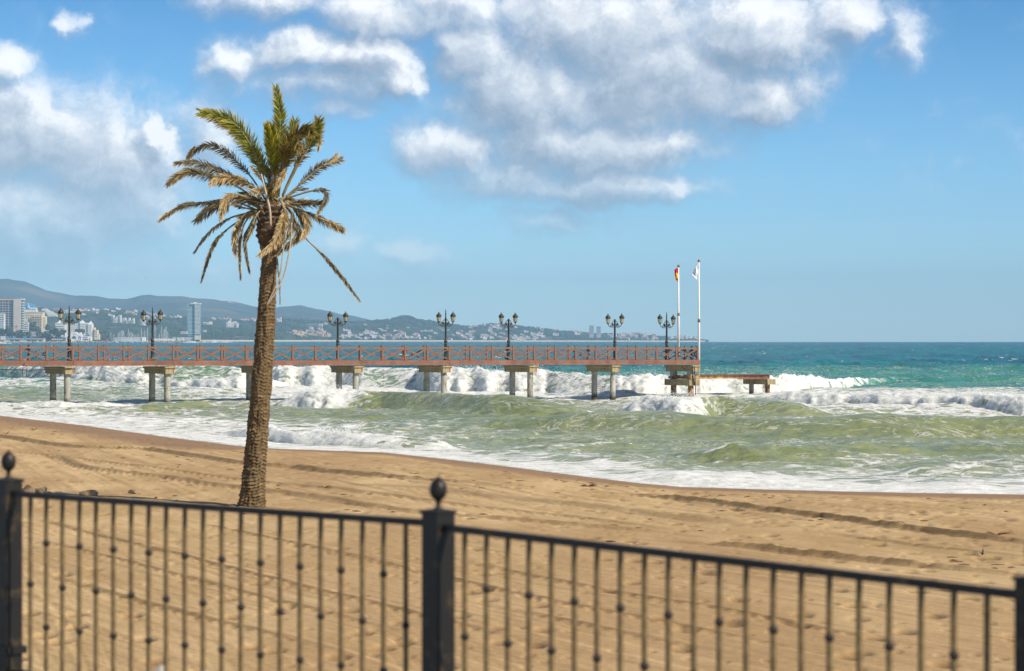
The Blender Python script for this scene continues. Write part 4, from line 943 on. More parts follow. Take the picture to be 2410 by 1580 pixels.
FR_ = [
 ([(850, 800), (872, 600), (884, 420), (888, 240), (862, 75)], .2, 26, G, dict(start=.28, dens=1.5, ang=.85, droop=.05, label='upright green frond at the very top')),
 ([(862, 800), (878, 600), (890, 400), (872, 130)], .5, 24, O, dict(start=.35, dens=1.0, ang=.8, droop=.05)),
 ([(815, 790), (745, 560), (650, 380), (530, 270), (365, 235)], -.2, 31, G, dict(start=.18, dens=1.7, ang=.85, droop=.10, side=(1, 1), label='big green yellow frond reaching up and left')),
 ([(815, 790), (735, 570), (640, 400), (520, 300), (380, 245)], .4, 28, O, dict(start=.3, dens=1.2, ang=.9, droop=.15)),
 ([(845, 800), (838, 620), (825, 480), (800, 330)], -.7, 30, G, dict(start=.35, dens=1.8, ang=.45, droop=0, wid=.03)),
 ([(850, 800), (855, 600), (850, 450), (838, 330)], -.4, 30, G, dict(start=.3, dens=1.6, ang=.5, droop=0, wid=.03)),
 ([(870, 790), (915, 560), (975, 410), (1060, 345), (1095, 360)], -.6, 34, O, dict(start=.35, dens=1.7, ang=.7, droop=.25, wid=.026)),
 ([(875, 790), (925, 560), (960, 400), (985, 290)], .1, 30, G, dict(start=.42, dens=1.5, ang=.8, droop=.05)),
 ([(880, 790), (905, 600), (930, 470), (1000, 420), (1010, 480)], -.9, 30, O, dict(start=.4, dens=1.5, ang=.7, droop=.6)),
 ([(905, 780), (985, 600), (1070, 450), (1130, 350), (1140, 280)], .3, 28, O, dict(start=.35, dens=1.4, ang=.8, droop=.15)),
 ([(905, 780), (1000, 590), (1085, 450), (1135, 330), (1150, 290)], -.2, 26, G, dict(start=.62, dens=1.5, ang=.8, droop=.1)),
 ([(905, 790), (1000, 600), (1100, 430), (1145, 400), (1140, 480)], -.1, 18, D, dict(start=.65, dens=1.4, ang=.6, droop=.6)),
 ([(800, 820), (700, 660), (560, 520), (420, 450), (290, 520)], .3, 20, K, dict(start=.3, dens=1.0, ang=.8, droop=.35)),
 ([(330, 460), (310, 490), (285, 535)], .3, 18, D, dict(start=.0, dens=1.4, ang=.5, droop=.5)),
 ([(790, 820), (640, 690), (480, 620), (330, 565), (200, 570)], -.3, 20, K, dict(start=.35, dens=1.3, ang=.85, droop=.35)),
 ([(780, 840), (600, 720), (430, 655), (280, 625), (155, 705)], .2, 21, K, dict(start=.45, dens=1.3, ang=.75, droop=.3)),
 ([(300, 622), (220, 650), (150, 708)], .2, 20, D, dict(start=0, dens=1.5, ang=.6, droop=.25)),
 ([(775, 840), (700, 720), (600, 668), (500, 665), (435, 700)], -.8, 26, D, dict(start=.32, dens=1.8, ang=.6, droop=.45, label='tan dried frond curling left')),
 ([(775, 850), (720, 730), (600, 690), (470, 700)], -.5, 20, K, dict(start=.3, dens=1.2, ang=.7, droop=.4)),
 ([(760, 870), (600, 800), (400, 832), (250, 850), (105, 940)], -.2, 17, K, dict(start=.4, dens=1.2, ang=.6, droop=.3)),
 ([(190, 875), (140, 910), (98, 945)], -.2, 14, D, dict(start=0, dens=1.4, ang=.5, droop=.2)),
 ([(765, 870), (660, 790), (560, 780), (515, 850), (500, 925)], -.8, 22, D, dict(start=.4, dens=1.8, ang=.6, droop=.6)),
 ([(760, 870), (640, 800), (560, 800), (540, 880)], -.4, 20, K, dict(start=.3, dens=1.2, ang=.6, droop=.4)),
 ([(740, 880), (580, 820), (460, 850), (335, 945)], .2, 27, K, dict(start=.42, dens=1.6, ang=.6, droop=.35)),
 ([(720, 890), (560, 930), (420, 1030), (325, 1155)], .3, 11, K, dict(start=.3, dens=1.1, ang=.6, droop=.3)),
 ([(720, 895), (560, 990), (450, 1110), (372, 1345)], .0, 13, K, dict(start=.35, dens=1.3, ang=.5, droop=.3)),
 ([(760, 870), (665, 900), (605, 990), (590, 1080), (600, 1170)], -.5, 22, D, dict(start=.3, dens=1.7, ang=.5, droop=.6)),
 ([(760, 880), (680, 900), (620, 980), (585, 1120)], -.2, 20, O, dict(start=.3, dens=1.5, ang=.5, droop=.6)),
 ([(740, 880), (660, 960), (625, 1100), (630, 1325)], -.4, 14, D, dict(start=.3, dens=1.5, ang=.4, droop=.5)),
 ([(770, 880), (715, 930), (660, 1080), (688, 1285)], -.6, 15, K, dict(start=.25, dens=1.6, ang=.45, droop=.5)),
 ([(790, 870), (740, 900), (700, 1000), (650, 1110)], -.8, 16, K, dict(start=.2, dens=1.2, ang=.5, droop=.6)),
 ([(930, 790), (1050, 680), (1170, 585), (1295, 545)], .2, 18, K, dict(start=.25, dens=1.0, ang=.9, droop=.15, taper=.1)),
 ([(1170, 585), (1230, 560), (1262, 515)], .2, 16, D, dict(start=.2, dens=1.1, ang=.6, droop=.1)),
 ([(935, 800), (1060, 760), (1165, 745), (1192, 790), (1130, 905)], -.2, 17, K, dict(start=.4, dens=1.3, ang=.6, droop=.5)),
 ([(1185, 770), (1170, 830), (1132, 905)], -.2, 14, D, dict(start=0, dens=1.5, ang=.4, droop=.4)),
 ([(930, 800), (1000, 745), (1072, 738)], .1, 14, K, dict(start=.3, dens=1.0, ang=.5, droop=.1)),
 ([(960, 835), (1030, 838), (1098, 832)], -.4, 14, K, dict(start=.4, dens=1.6, ang=.35, droop=.0)),
 ([(950, 850), (1060, 890), (1190, 950), (1300, 1010)], .1, 20, K, dict(start=.3, dens=1.3, ang=.7, droop=.5)),
 ([(1150, 930), (1230, 965), (1310, 1000)], .1, 19, D, dict(start=.1, dens=1.3, ang=.7, droop=.6)),
 ([(940, 870), (1000, 960), (1060, 1065), (1180, 1180), (1300, 1320), (1412, 1472)], -.2, 12, K, dict(start=.42, dens=1.4, ang=.55, droop=.45)),
 ([(1190, 1195), (1300, 1325), (1405, 1465)], -.2, 11, D, dict(start=0, dens=1.2, ang=.5, droop=.4)),
 ([(885, 800), (915, 880), (900, 980), (860, 1080), (760, 1165)], -1.0, 27, D, dict(start=.15, dens=2.2, ang=.55, droop=.25, side=(1, 1), label='broad tan frond folded down in front of the trunk')),
 ([(895, 800), (925, 900), (905, 1000), (850, 1100)], -.8, 24, D, dict(start=.2, dens=1.6, ang=.6, droop=.35)),
 ([(920, 850), (985, 930), (1000, 1040), (870, 1170)], -.7, 20, K, dict(start=.3, dens=1.6, ang=.5, droop=.4)),
 ([(930, 840), (1020, 880), (1070, 960), (1035, 1050)], -.6, 24, D, dict(start=.25, dens=1.7, ang=.6, droop=.6)),
 ([(930, 840), (1000, 880), (1040, 940), (1060, 1000)], -.3, 24, K, dict(start=.2, dens=1.6, ang=.6, droop=.6)),
 ([(930, 850), (970, 900), (960, 1000), (900, 1100)], -.8, 20, K, dict(start=.2, dens=1.4, ang=.6, droop=.5)),
 ([(900, 880), (1000, 1010), (1040, 1040), (980, 1090)], -.5, 18, D, dict(start=.35, dens=1.4, ang=.5, droop=.5)),
 ([(865, 1170), (885, 1340), (889, 1495)], -.5, 7, K, dict(start=.05, dens=1.2, ang=.4, droop=.4)),
 ([(930, 500), (925, 600), (900, 660), (852, 745)], -1.0, 17, D, dict(start=.3, dens=1.8, ang=.5, droop=.4)),
 ([(870, 800), (900, 620), (960, 520), (1010, 460)], -.5, 26, O, dict(start=.3, dens=1.3, ang=.6, droop=.3)),
 ([(840, 800), (800, 640), (760, 540), (700, 470)], .3, 22, O, dict(start=.35, dens=1.2, ang=.7, droop=.1)),
 ([(820, 800), (780, 700), (740, 640), (700, 590)], -.4, 12, D, dict(start=.5, dens=.8, ang=.6, droop=.3)),
 ([(800, 850), (700, 780), (640, 770), (585, 790)], .2, 16, K, dict(start=.4, dens=1.2, ang=.6, droop=.3)),
 ([(760, 890), (690, 870), (640, 860), (580, 840)], -.2, 10, K, dict(start=.5, dens=1.0, ang=.5, droop=.3)),
]
rq = random.Random(77)
for q in range(9):   # short inner fronds that fill the heart of the crown
    a = rq.uniform(-.35, math.pi+.35); L = rq.uniform(150, 300); x0, y0 = 850+rq.uniform(-35, 35), 835+rq.uniform(-20, 30)
    x1, y1 = x0+L*math.cos(a)*.6, y0-L*math.sin(a)*.62; x2, y2 = x0+L*math.cos(a)*1.0, y0-L*math.sin(a)*.85+rq.uniform(0, 60)
    FR_.append(([(x0, y0), (x1, y1), (x2, y2)], rq.uniform(-.7, .7), rq.uniform(18, 26), (O if math.sin(a) > .55 else K) if rq.random() < .75 else D, dict(start=.2, dens=1.2, ang=.6, droop=.3)))
for i, (pts, dep, ll, mt, kw) in enumerate(FR_): frond(pts, dep, ll, mt, seed=i, **kw)
for pts, r_ in ((([(965, 960), (955, 1110), (905, 1330), (798, 1510)]), .016), (([(930, 1010), (905, 1180), (880, 1330), (800, 1500)]), .013), (([(765, 640), (800, 780), (822, 880), (828, 980)]), .022), (([(740, 760), (690, 740), (630, 725)]), .014)):
    C = bez([pp(340+x/2.786, 180+y/2.786, -.75) for x, y in pts], 20); mb = MB(); mb.tube(C, [r_*(.7+.5*math.sin(3*i/20)) for i in range(21)], 5); kid(PALM, mb.build('dry_stalk', simple('bleached_stalk', (.52, .44, .33), .6, .3, 5, 0), PALM, True))

def litter():
    rr = random.Random(31); mb = MB()
    for i in range(230):
        px = rr.uniform(-60, 2470); t = rr.random(); sy = float(np.interp(px, SHX, SHY)); py = sy+14+rr.random()**1.5*170
        if vnoise(np.array(px/170.), np.array(py/26.)) < -.05: continue
        p = sand_at(px, py)+Vector((0, 0, .03)); L = rr.uniform(.03, .12); a = rr.uniform(-.6, .6); d = Vector((math.cos(a)*L, math.sin(a)*L, 0)); mb.tube([p-d, p+Vector((0, 0, .004)), p+d], [.008, rr.uniform(.012, .022), .006], 4)
    tag(mb.build('beach_litter', simple('dry_weed_bits', (.10, .060, .028), .9, .5, 9, 0, col2=(.22, .12, .06))), 'scattered bits of dark dry weed and twigs along the upper beach', 'beach litter', kind='stuff')
litter()
# ------------------------------------------------------------------ stones and drift on the sand
m_rock = simple('buff_rock', (.40, .30, .17), .9, .45, 5, .8, dist=.05, col2=(.20, .14, .07))
m_rockp = simple('pale_rock', (.60, .54, .45), .85, .35, 5, .6, dist=.04)
def rock(px, py, w, h, seed, mat, label, d=None, name='rock', p=None, sh=.75):
    rr = random.Random(seed); p = p or sand_at(px, py)
    Wm = w*p.y/F if d is None else w; Hm = h*p.y/F if d is None else h
    import bmesh
    bm = bmesh.new(); bmesh.ops.create_icosphere(bm, subdivisions=3, radius=1)
    pl = [(Vector((rr.gauss(0, 1), rr.gauss(0, 1), rr.gauss(0, .8))).normalized(), rr.uniform(.55, .9)) for _ in range(13)]
    for v in bm.verts:
        n_ = v.co.normalized()
        r = min([min(1.15, q/max(.05, n_.dot(a))) for a, q in pl]+[1.1]); r += .05*rr.uniform(-1, 1)
        v.co = Vector((n_.x*r*Wm/2, n_.y*r*Wm*sh/2, n_.z*r*Hm*.75+Hm*.25))
    me = bpy.data.meshes.new(name); bm.to_mesh(me); bm.free(); me.materials.append(mat)
    o = link(name, me, None, p, (0, 0, rr.uniform(-.3, .3))); return tag(o, label, 'rock', 'rocks lying on the sand behind the fence')
rock(70, 1162, 30, 20, 1, m_rock, 'dark pointed buff rock on the sand, just right of the left fence post ball')
rock(96, 1162, 38, 17, 4, m_rock, 'rounded buff rock touching the right side of the pointed one')
rock(212, 1166, 50, 13, 3, m_rock, 'flat broken buff rock with pale chips on the sand above the fence rail', sh=.5)
rock(318, 1163, 36, 13, 8, m_rock, 'small triangular rock halfway between the flat rock and the palm')
wallp = pM+tL*1.75+nL*.12; wallp.z = FZ
for i, (s_, w_, h_, sd_) in enumerate(((1.62, .30, .25, 5), (1.98, .26, .21, 6))):
    q = pM+tL*s_+nL*.11; q.z = FZ; o = rock(0, 0, w_, h_, sd_, m_rockp, ('pale stone lying behind the railing at the bottom left edge', 'smaller pale stone, nearer to the left fence post, at the bottom edge')[i], d=1, p=q); o['group'] = 'pale stones behind the railing'
m_drift = simple('dark_drift', (.05, .032, .02), .9, .4, 5, .2); m_twig = simple('reddish_drift', (.22, .09, .045), .85, .4, 5, .2)
def drift(px, py, w, h, n_, seed, mat, label, name='driftwood', cat='driftwood'):
    rr = random.Random(seed); p = sand_at(px, py); s_ = p.y/F; mb = MB()
    for i in range(n_):
        a = Vector((rr.uniform(-.02, .02)*w*s_, rr.uniform(-.01, .01), .02+rr.uniform(0, .02)*h*s_)); L = w*s_*rr.uniform(.25, .5); an = rr.uniform(-.5, .5)+(math.pi if rr.random() < .5 else 0)
        b_ = a+Vector((math.cos(an)*L, rr.uniform(-.1, .1), abs(rr.gauss(0, .6))*h*s_)); m_ = (a+b_)/2+Vector((0, 0, rr.uniform(0, .3)*h*s_)); mb.tube([a, m_, b_], [h*s_*.10, h*s_*.08, .003], 5)
    return tag(mb.build(name, mat, None, True, p), label, cat, 'pieces of drift washed up on the beach')
drift(80, 1014, 22, 6, 9, 1, m_drift, 'dark clump of drift on the left beach near the waterline')
drift(14, 1023, 22, 6, 6, 2, m_twig, 'brown drift stick at the left edge of the beach')
drift(2345, 1262, 90, 9, 14, 3, m_twig, 'reddish tangle of twigs on the sand near the right edge')
drift(2312, 1308, 12, 14, 7, 4, m_drift, 'small dark upright scrap on the sand under the red twigs')
drift(1385, 1147, 46, 7, 26, 5, m_twig, 'rusty heap of seaweed where the dark wheel rut begins, right of centre', 'seaweed', 'seaweed')
drift(765, 1150, 50, 6, 9, 6, m_twig, 'thin reddish twigs on the sand to the right of the palm')
drift(660, 1153, 26, 4, 5, 7, m_drift, 'short dark twigs beside the palm trunk on the right')
drift(975, 1117, 30, 4, 7, 8, m_twig, 'brown seaweed scrap by the wheel rut above the ball of the middle fence post', 'seaweed', 'seaweed')
drift(870, 1166, 20, 5, 5, 9, m_twig, 'few reddish twigs left of the middle fence post ball')
drift(1855, 1181, 24, 3, 5, 10, m_drift, 'thin dark sticks near the foam in the right half')
# ------------------------------------------------------------------ far coast: terrain
m_hill, k, b = new_mat('far_mountain'); P = k.n('ShaderNodeNewGeometry').outputs['Position']
c = k.mix(k.mr(k.noise(P, .004, 7, .65), .40, .62), (.035, .06, .06), (.085, .095, .09)); c = k.mix(k.mr(k.noise(P, .0022, 5, .6), .57, .64), c, (.16, .135, .10))
k.put(b.inputs['Base Color'], c); b.inputs['Roughness'].default_value = 1; b.inputs['Specular IOR Level'].default_value = 0
m_wood, k, b = new_mat('wooded_hillside'); P = k.n('ShaderNodeNewGeometry').outputs['Position']
c = k.mix(k.mr(k.noise(P, .012, 6, .65), .40, .62), (.03, .05, .035), (.085, .095, .065)); c = k.mix(k.mr(k.noise(P, .006, 5, .6), .60, .66), c, (.17, .14, .10))
k.put(b.inputs['Base Color'], c); b.inputs['Roughness'].default_value = 1; b.inputs['Specular IOR Level'].default_value = 0
SKX = [-600, -150, 0, 20, 60, 110, 140, 170, 200, 230, 260, 290, 310, 330, 350, 430, 470, 500, 540, 600, 650, 672, 690, 710, 740, 790, 830, 870, 950, 1000, 1100, 1200]
SKY = [650, 662, 667, 667, 672, 690, 694, 698, 701, 700, 705, 707, 704, 697, 695, 697, 705, 707, 713, 725, 727, 723, 722, 720, 727, 738, 747, 756, 770, 778, 792, 800]
CHX = [-600, 0, 100, 140, 200, 240, 280, 330, 400, 480, 560, 620, 655, 700, 750, 800, 830, 880, 905, 925, 940, 955, 975, 1000, 1050, 1085, 1110, 1150, 1180, 1210, 1250, 1300, 1350, 1400, 1450, 1500, 1560, 1600, 1640, 1665]
CHY = [735, 738, 730, 742, 737, 734, 733, 738, 748, 754, 757, 758, 750, 756, 758, 761, 760, 758, 757, 752, 748, 746, 752, 757, 764, 770, 772, 766, 765, 769, 774, 779, 784, 788, 789, 790, 795, 797, 800, 804]
def Yc(px): return np.interp(px, [-600, 0, 130, 445, 1000, 1650], [4000, 4050, 4250, 5000, 6600, 8600])
def coast_z(Y): return drop(Y)
def hill_profile(px, v):
    """v 0..1 from the shore to the crest of the coastal hills"""
    Y = Yc(px)+v*np.interp(px, [0, 400, 1650], [2300, 1900, 500]); yc = np.interp(px, CHX, CHY)
    Yt = Yc(px)+np.interp(px, [0, 400, 1650], [2300, 1900, 500]); zt = EZ-(yc-HZ)*Yt/F
    z0 = coast_z(Y)+1.5; sh = np.interp(px, [0, 300, 600, 1000], [1.9, 1.5, 1.2, 1.0])
    return Y, z0+(zt-z0)*np.power(np.clip(v, 0, 1), sh)
def terrain(name, pxs, vs, fn, mat, bump, sc):
    PXg, Vg = np.meshgrid(pxs, vs); Y, Z = fn(PXg, Vg); X = (PXg-CX)*Y/F
    Z = Z+bump*sstep(0, .15, Vg)*fbm(X/sc, Y/sc*.7, 6, .55); me = grid_mesh(name, X, Y, Z, mat); o = link(name, me); return tag(o, kind='structure')
def coastal(px, v):
    Y, Z = hill_profile(px, np.minimum(v, 1)); Y = Y+np.maximum(v-1, 0)*2500; Z = np.where(v > 1, Z-(v-1)*60, Z); Z = np.where(v < 0, coast_z(Y)+1.5+v*60, Z); return Y, Z
terrain('coastal_hills', np.concatenate([np.linspace(-600, 0, 40)[:-1], np.linspace(0, 1668, 620)]), np.concatenate([[-.05, 0], np.linspace(.01, 1, 110), [1.2, 1.5]]), coastal, m_wood, 9, 120)
def mount(px, v):
    Yt = 10500; Y = 7000+v*3500; yc = np.interp(px, SKX, SKY); zt = EZ-(yc-HZ)*Yt/F; z = drop(Y)-10+(zt-drop(Y)+10)*np.power(np.clip(v, 0, 1), .9); return Y, np.where(v > 1, z-(v-1)*150, z)
terrain('mountain_range', np.concatenate([np.linspace(-600, 0, 60)[:-1], np.linspace(0, 1205, 460)]), np.concatenate([np.linspace(0, 1, 130), [1.1, 1.5]]), mount, m_hill, 34, 520)
# trees of the hillsides seen as one mass
def woods():
    rr = random.Random(9); ico = []; phi = (1+5**.5)/2
    V = [Vector(v).normalized() for v in ((-1, phi, 0), (1, phi, 0), (-1, -phi, 0), (1, -phi, 0), (0, -1, phi), (0, 1, phi), (0, -1, -phi), (0, 1, -phi), (phi, 0, -1), (phi, 0, 1), (-phi, 0, -1), (-phi, 0, 1))]
    Fc = ((0, 11, 5), (0, 5, 1), (0, 1, 7), (0, 7, 10), (0, 10, 11), (1, 5, 9), (5, 11, 4), (11, 10, 2), (10, 7, 6), (7, 1, 8), (3, 9, 4), (3, 4, 2), (3, 2, 6), (3, 6, 8), (3, 8, 9), (4, 9, 5), (2, 4, 11), (6, 2, 10), (8, 6, 7), (9, 8, 1))
    mb = MB()
    for i in range(6800):
        px = rr.uniform(-40, 1650); v = rr.random()**.8; v = 1.0 if rr.random() < .10 else v
        if v < .04: continue
        if vnoise(np.array(px/40.), np.array(v*6.)) < -.16 and v < .97: continue
        Y, Z = hill_profile(px, v); Y = float(Y); Z = float(Z); s_ = rr.uniform(2.6, 6.2); c = Vector(((px-CX)*Y/F, Y, Z+s_*.3))
        sx, sz = rr.uniform(.9, 1.6), rr.uniform(.6, 1.1)
        mb.add([c+Vector((q.x*s_*sx, q.y*s_, q.z*s_*sz))*rr.uniform(.8, 1.15) for q in V], Fc)
    o = mb.build('woodland', simple('dark_foliage_mass', (.05, .072, .032), 1, .5, .03, 0, coords='Object', col2=(.022, .036, .018), spec=0)); tag(o, 'dark green woods covering the coastal hills', 'woodland', kind='stuff')
woods()
# beach strip of the far shore and low surf line
mb = MB(); xs = np.linspace(470, 1660, 90); m_fs = simple('far_beach', (.62, .54, .44), .95, .2, .02, 0)
vs = []
for px in xs:
    Y = float(Yc(px)); 
    for dy, dz_ in ((-12, .2), (8, 3.2), (40, 4.5)): vs.append(((px-CX)*(Y+dy)/F, Y+dy, drop(Y)+dz_))
fs = [(i*3+j, (i+1)*3+j, (i+1)*3+j+1, i*3+j+1) for i in range(len(xs)-1) for j in range(2)]
mb.add(vs, fs); tag(mb.build('far_beach', m_fs, smooth=True), kind='structure')

# ------------------------------------------------------------------ buildings of the far coast
def pmat(n_, c, r=.8): return simple(n_, c, r, .12, .15, 0)
mw = pmat('white_render', (.78, .77, .74)); mcream = pmat('cream_render', (.74, .63, .43)); mtan = pmat('tan_render', (.60, .50, .40)); mgl = pmat('dark_glass', (.05, .075, .09), .2); mblue = pmat('bright_blue_panel', (.03, .33, .66), .4)
mter = pmat('terracotta_tiles', (.42, .17, .10)); mgrey = pmat('grey_render', (.50, .51, .52)); msand = pmat('sandy_render', (.72, .55, .36)); mpink = pmat('pink_tiles', (.46, .26, .20)); mgb = pmat('green_blue_glass', (.16, .27, .30), .25); mnavy = pmat('blue_paint', (.05, .09, .45)); mredp = pmat('red_paint', (.6, .05, .03)); mgreenp = pmat('green_paint', (.02, .32, .12))
m_sack = simple('purple_brown_sign', (.16, .05, .05), .7, .1, 1, 0)
def px2(px, py, Y): return at(px, py, Y)
def sizer(Y): return Y/F
def bld(name, Y, label, cat='building', group=None):
    o = empty(name, (0, Y, 0), 0, label, cat, group); return o
def blk(root, name, x0, x1, y0, y1, mat, dY=0., dep=14., proud=0.):
    """box part spanning photo columns x0..x1, rows y0(top)..y1 at the building's distance"""
    Y = root.location.y; s_ = Y/F; yf = dY-proud
    X0 = (x0-CX)*s_; X1 = (x1-CX)*s_; Z1 = EZ-(y0-HZ)*s_; Z0 = EZ-(y1-HZ)*s_
    mb = MB(); mb.box(((X0+X1)/2, yf+dep/2, (Z0+Z1)/2), (X1-X0, dep, Z1-Z0)); return kid(root, mb.build(name, mat, root))
def windows(root, x0, x1, y0, y1, nx, ny, fx=.6, fy=.5, mat=None, proud=.25, dY=0., name='window', skip=0):
    Y = root.location.y; s_ = Y/F; cw = (x1-x0)/nx; ch = (y1-y0)/ny; mb = MB(); mb.box((0, 0, 0), (cw*fx*s_, .5, ch*fy*s_)); me = mb.mesh(name, mat or mgl)
    rr = random.Random(int(x0*3+y0))
    for i in range(nx):
        for j in range(ny):
            if rr.random() < skip: continue
            kid(root, link(name, me, root, ((x0+cw*(i+.5)-CX)*s_, dY-proud+.2, EZ-(y0+ch*(j+.5)-HZ)*s_)))
# tall hotel
Y = 4150; B = bld('hotel_tower', Y, 'tall slab hotel with dark balcony grid and blank beige end wall at the left edge', 'hotel')
blk(B, 'wall', -60, 31.5, 706, 800, mgrey, 3, 16); blk(B, 'parapet', -60, 31.8, 703.5, 706.5, mtan, 1.5, 18); blk(B, 'end_wall', 32, 48, 703.5, 800, simple('beige_wall', (.62, .53, .45), .9, .1, .1, 0), 0, 16, 2)
blk(B, 'side_stack', 48.3, 53.5, 705, 800, mgb, 4, 10); blk(B, 'parapet', 48.3, 56, 703.5, 706.2, mw, 2, 12)
for j in range(16):
    y = 708.5+j*5.7; blk(B, 'balcony', -60, 31.2, y+3.9, y+5.0, mgrey if j % 3 else mtan, 1.4, 2.0); blk(B, 'side_balcony', 49, 55.8, y+3.6, y+5.2, mw, 1, 6)
windows(B, -58, 31, 708, 799, 14, 16, .74, .60, mgl, .2, 3)
for x in (-46, -33.5, -20.5, -7.5, 6, 19): blk(B, 'divider_wall', x-.4, x+.4, 706.6, 799, mtan, 1.6, 1.4)
rr = random.Random(2)
for i in range(19): blk(B, 'roof_letter', i*1.65-1.5, i*1.65-.4, 701.0+rr.uniform(-.3, .5), 703.4, m_sack, 6, .5)
B = bld('apartment_block', 4000, 'low white balconied block at the very left edge in front of the hotel tower'); blk(B, 'wall', -60, 8.5, 738, 775, mw, 2, 12)
for j in range(7): blk(B, 'balcony', -60, 10.5, 738+j*5.2, 740.6+j*5.2, mw, 0, 3); 
windows(B, -50, 8, 740.6, 774, 10, 7, .7, .42, mgl, .2, 2)
B = bld('balcony_wing', 4100, 'narrow wing of white balconies between the hotel tower and the dark trees'); blk(B, 'wall', 56.2, 65, 761, 785, mgrey, 2, 10)
for j in range(5): blk(B, 'balcony', 56.2, 67, 761+j*4.6, 763+j*4.6, mw, 0, 4)
B = bld('blue_roofed_building', 4500, 'white tiered rooftop building with a bright blue barrel roof behind the cream block'); blk(B, 'lower_tier', 50, 85, 729, 740, mw, 0, 20); blk(B, 'tier', 52, 83, 724.5, 728.7, mw, 3, 16); blk(B, 'railing', 52, 84.5, 727.6, 729, mgl, 2, 1)
s_ = 4500/F; mb = MB(); n_ = 9; vs = []
for xx in (54.5, 77.5):
    for q in range(n_): a = math.pi*q/(n_-1); vs.append(((xx-CX)*s_, 12-8*math.cos(a), EZ-(725-HZ)*s_+5.6*math.sin(a)))
mb.add(vs, [(q, q+1, n_+q+1, n_+q) for q in range(n_-1)]+[tuple(range(n_))[::-1], tuple(range(n_, 2*n_))]); kid(B, mb.build('roof', mblue, B)); blk(B, 'blue_wall', 54.5, 77.5, 720, 725, mblue, 3.6, 1); blk(B, 'chimney', 66, 67, 713.5, 724.6, mw, 1, 2); blk(B, 'roof_hut', 64.5, 69.5, 720.8, 724.6, mw, .5, 3)
B = bld('cream_apartment_block', 4350, 'cream apartment block with rounded corner and stepped balconies, right of the hotel tower'); blk(B, 'wall', 50, 100, 735.5, 790, mcream, 0, 22); blk(B, 'corner_bay', 96.6, 104.8, 744.5, 790, mcream, 4, 20); blk(B, 'parapet', 50, 101, 734.3, 736.2, mcream, -.8, 23)
for j in range(8): blk(B, 'balcony', 77, 99, 741.8+j*5.3+2.5, 743.4+j*5.3+2.5, mcream, -1.6, 2); blk(B, 'balcony', 97, 105.6, 746.8+j*5.3, 748.6+j*5.3, mcream, 2.5, 10)
windows(B, 70, 98, 740.6, 783, 5, 8, .5, .36, mgl, .25, 0); windows(B, 54, 70, 740.6, 751, 3, 2, .4, .4, mgl, .25, 0)
B = bld('terraced_complex', 5600, 'white terraced apartments stepping down the hillside above the left houses'); rr = random.Random(4)
for j in range(7):
    x0 = 97+j*2.6+(6 if j > 1 else 0); x1 = min(139, 112+j*6+rr.uniform(-2, 2)); y = 728+j*2.6; blk(B, 'terrace', x0, x1, y, y+1.7, mw, -j*5, 16); blk(B, 'shaded_storey', x0+.4, x1-.4, y+1.7, y+2.6, mgrey, -j*5+2, 12)
for x0, x1, y in ((100, 110, 725.5), (124, 138, 726.5)): blk(B, 'roof', x0, x1, y, y+2.2, mpink, 4, 12); blk(B, 'roof_ridge', x0+2, x1-2, y-1.2, y, mpink, 6, 8)
B = bld('white_hotel', 4450, 'large white hotel with pointed gables and rows of small windows behind the arched restaurant', 'hotel')
blk(B, 'wing', 130.5, 154, 760, 800, mw, 0, 20); blk(B, 'wall', 154, 188, 761, 800, mw, 2, 20); blk(B, 'wing', 188, 207, 760, 800, mw, 0, 20); blk(B, 'wing', 207, 216.5, 763, 800, mw, -2, 20); blk(B, 'stepped_wing', 216.5, 222, 771, 800, mcream, 0, 16); blk(B, 'stepped_wing', 222, 229.5, 777, 800, mcream, -2, 16); blk(B, 'stepped_wing', 229.5, 233, 786, 800, mcream, -2, 16)
def gable(root, x0, x1, yb, yt, mat, dY=0):
    s_ = root.location.y/F; X0, X1 = (x0-CX)*s_, (x1-CX)*s_; Zb, Zt = EZ-(yb-HZ)*s_, EZ-(yt-HZ)*s_; xm = (X0+X1)/2; mb = MB()
    mb.add([(X0, dY, Zb), (X1, dY, Zb), (X1, dY+12, Zb), (X0, dY+12, Zb), (xm, dY+6, Zt)], [(0, 1, 4), (1, 2, 4), (2, 3, 4), (3, 0, 4), (3, 2, 1, 0)]); kid(root, mb.build('gable', mat, root))
for x0, x1, yb, yt in ((135, 146, 760, 752.8), (186, 199, 760, 753.5), (208, 217, 763, 755)): gable(B, x0, x1, yb, yt, mw, 0)
for j in range(5): blk(B, 'balcony', 131, 146, 766.3+j*5, 767.8+j*5, mw, -1.4, 2)
windows(B, 132, 152, 761, 786, 6, 5, .5, .42, mgl); windows(B, 157, 187, 763, 792, 9, 6, .34, .36, mgl, .25, 2); windows(B, 189, 206, 762, 792, 5, 6, .36, .36, mgl); windows(B, 208, 216, 765, 793, 2, 6, .36, .36, mgl, .25, -2); windows(B, 217, 229, 779, 795, 4, 3, .4, .36, mgl, .25, -2)
blk(B, 'yellow_awning', 166, 171, 759.8, 761.2, simple('yellow_awning', (.8, .5, .05), .7, .1, 1, 0), 1, 1)
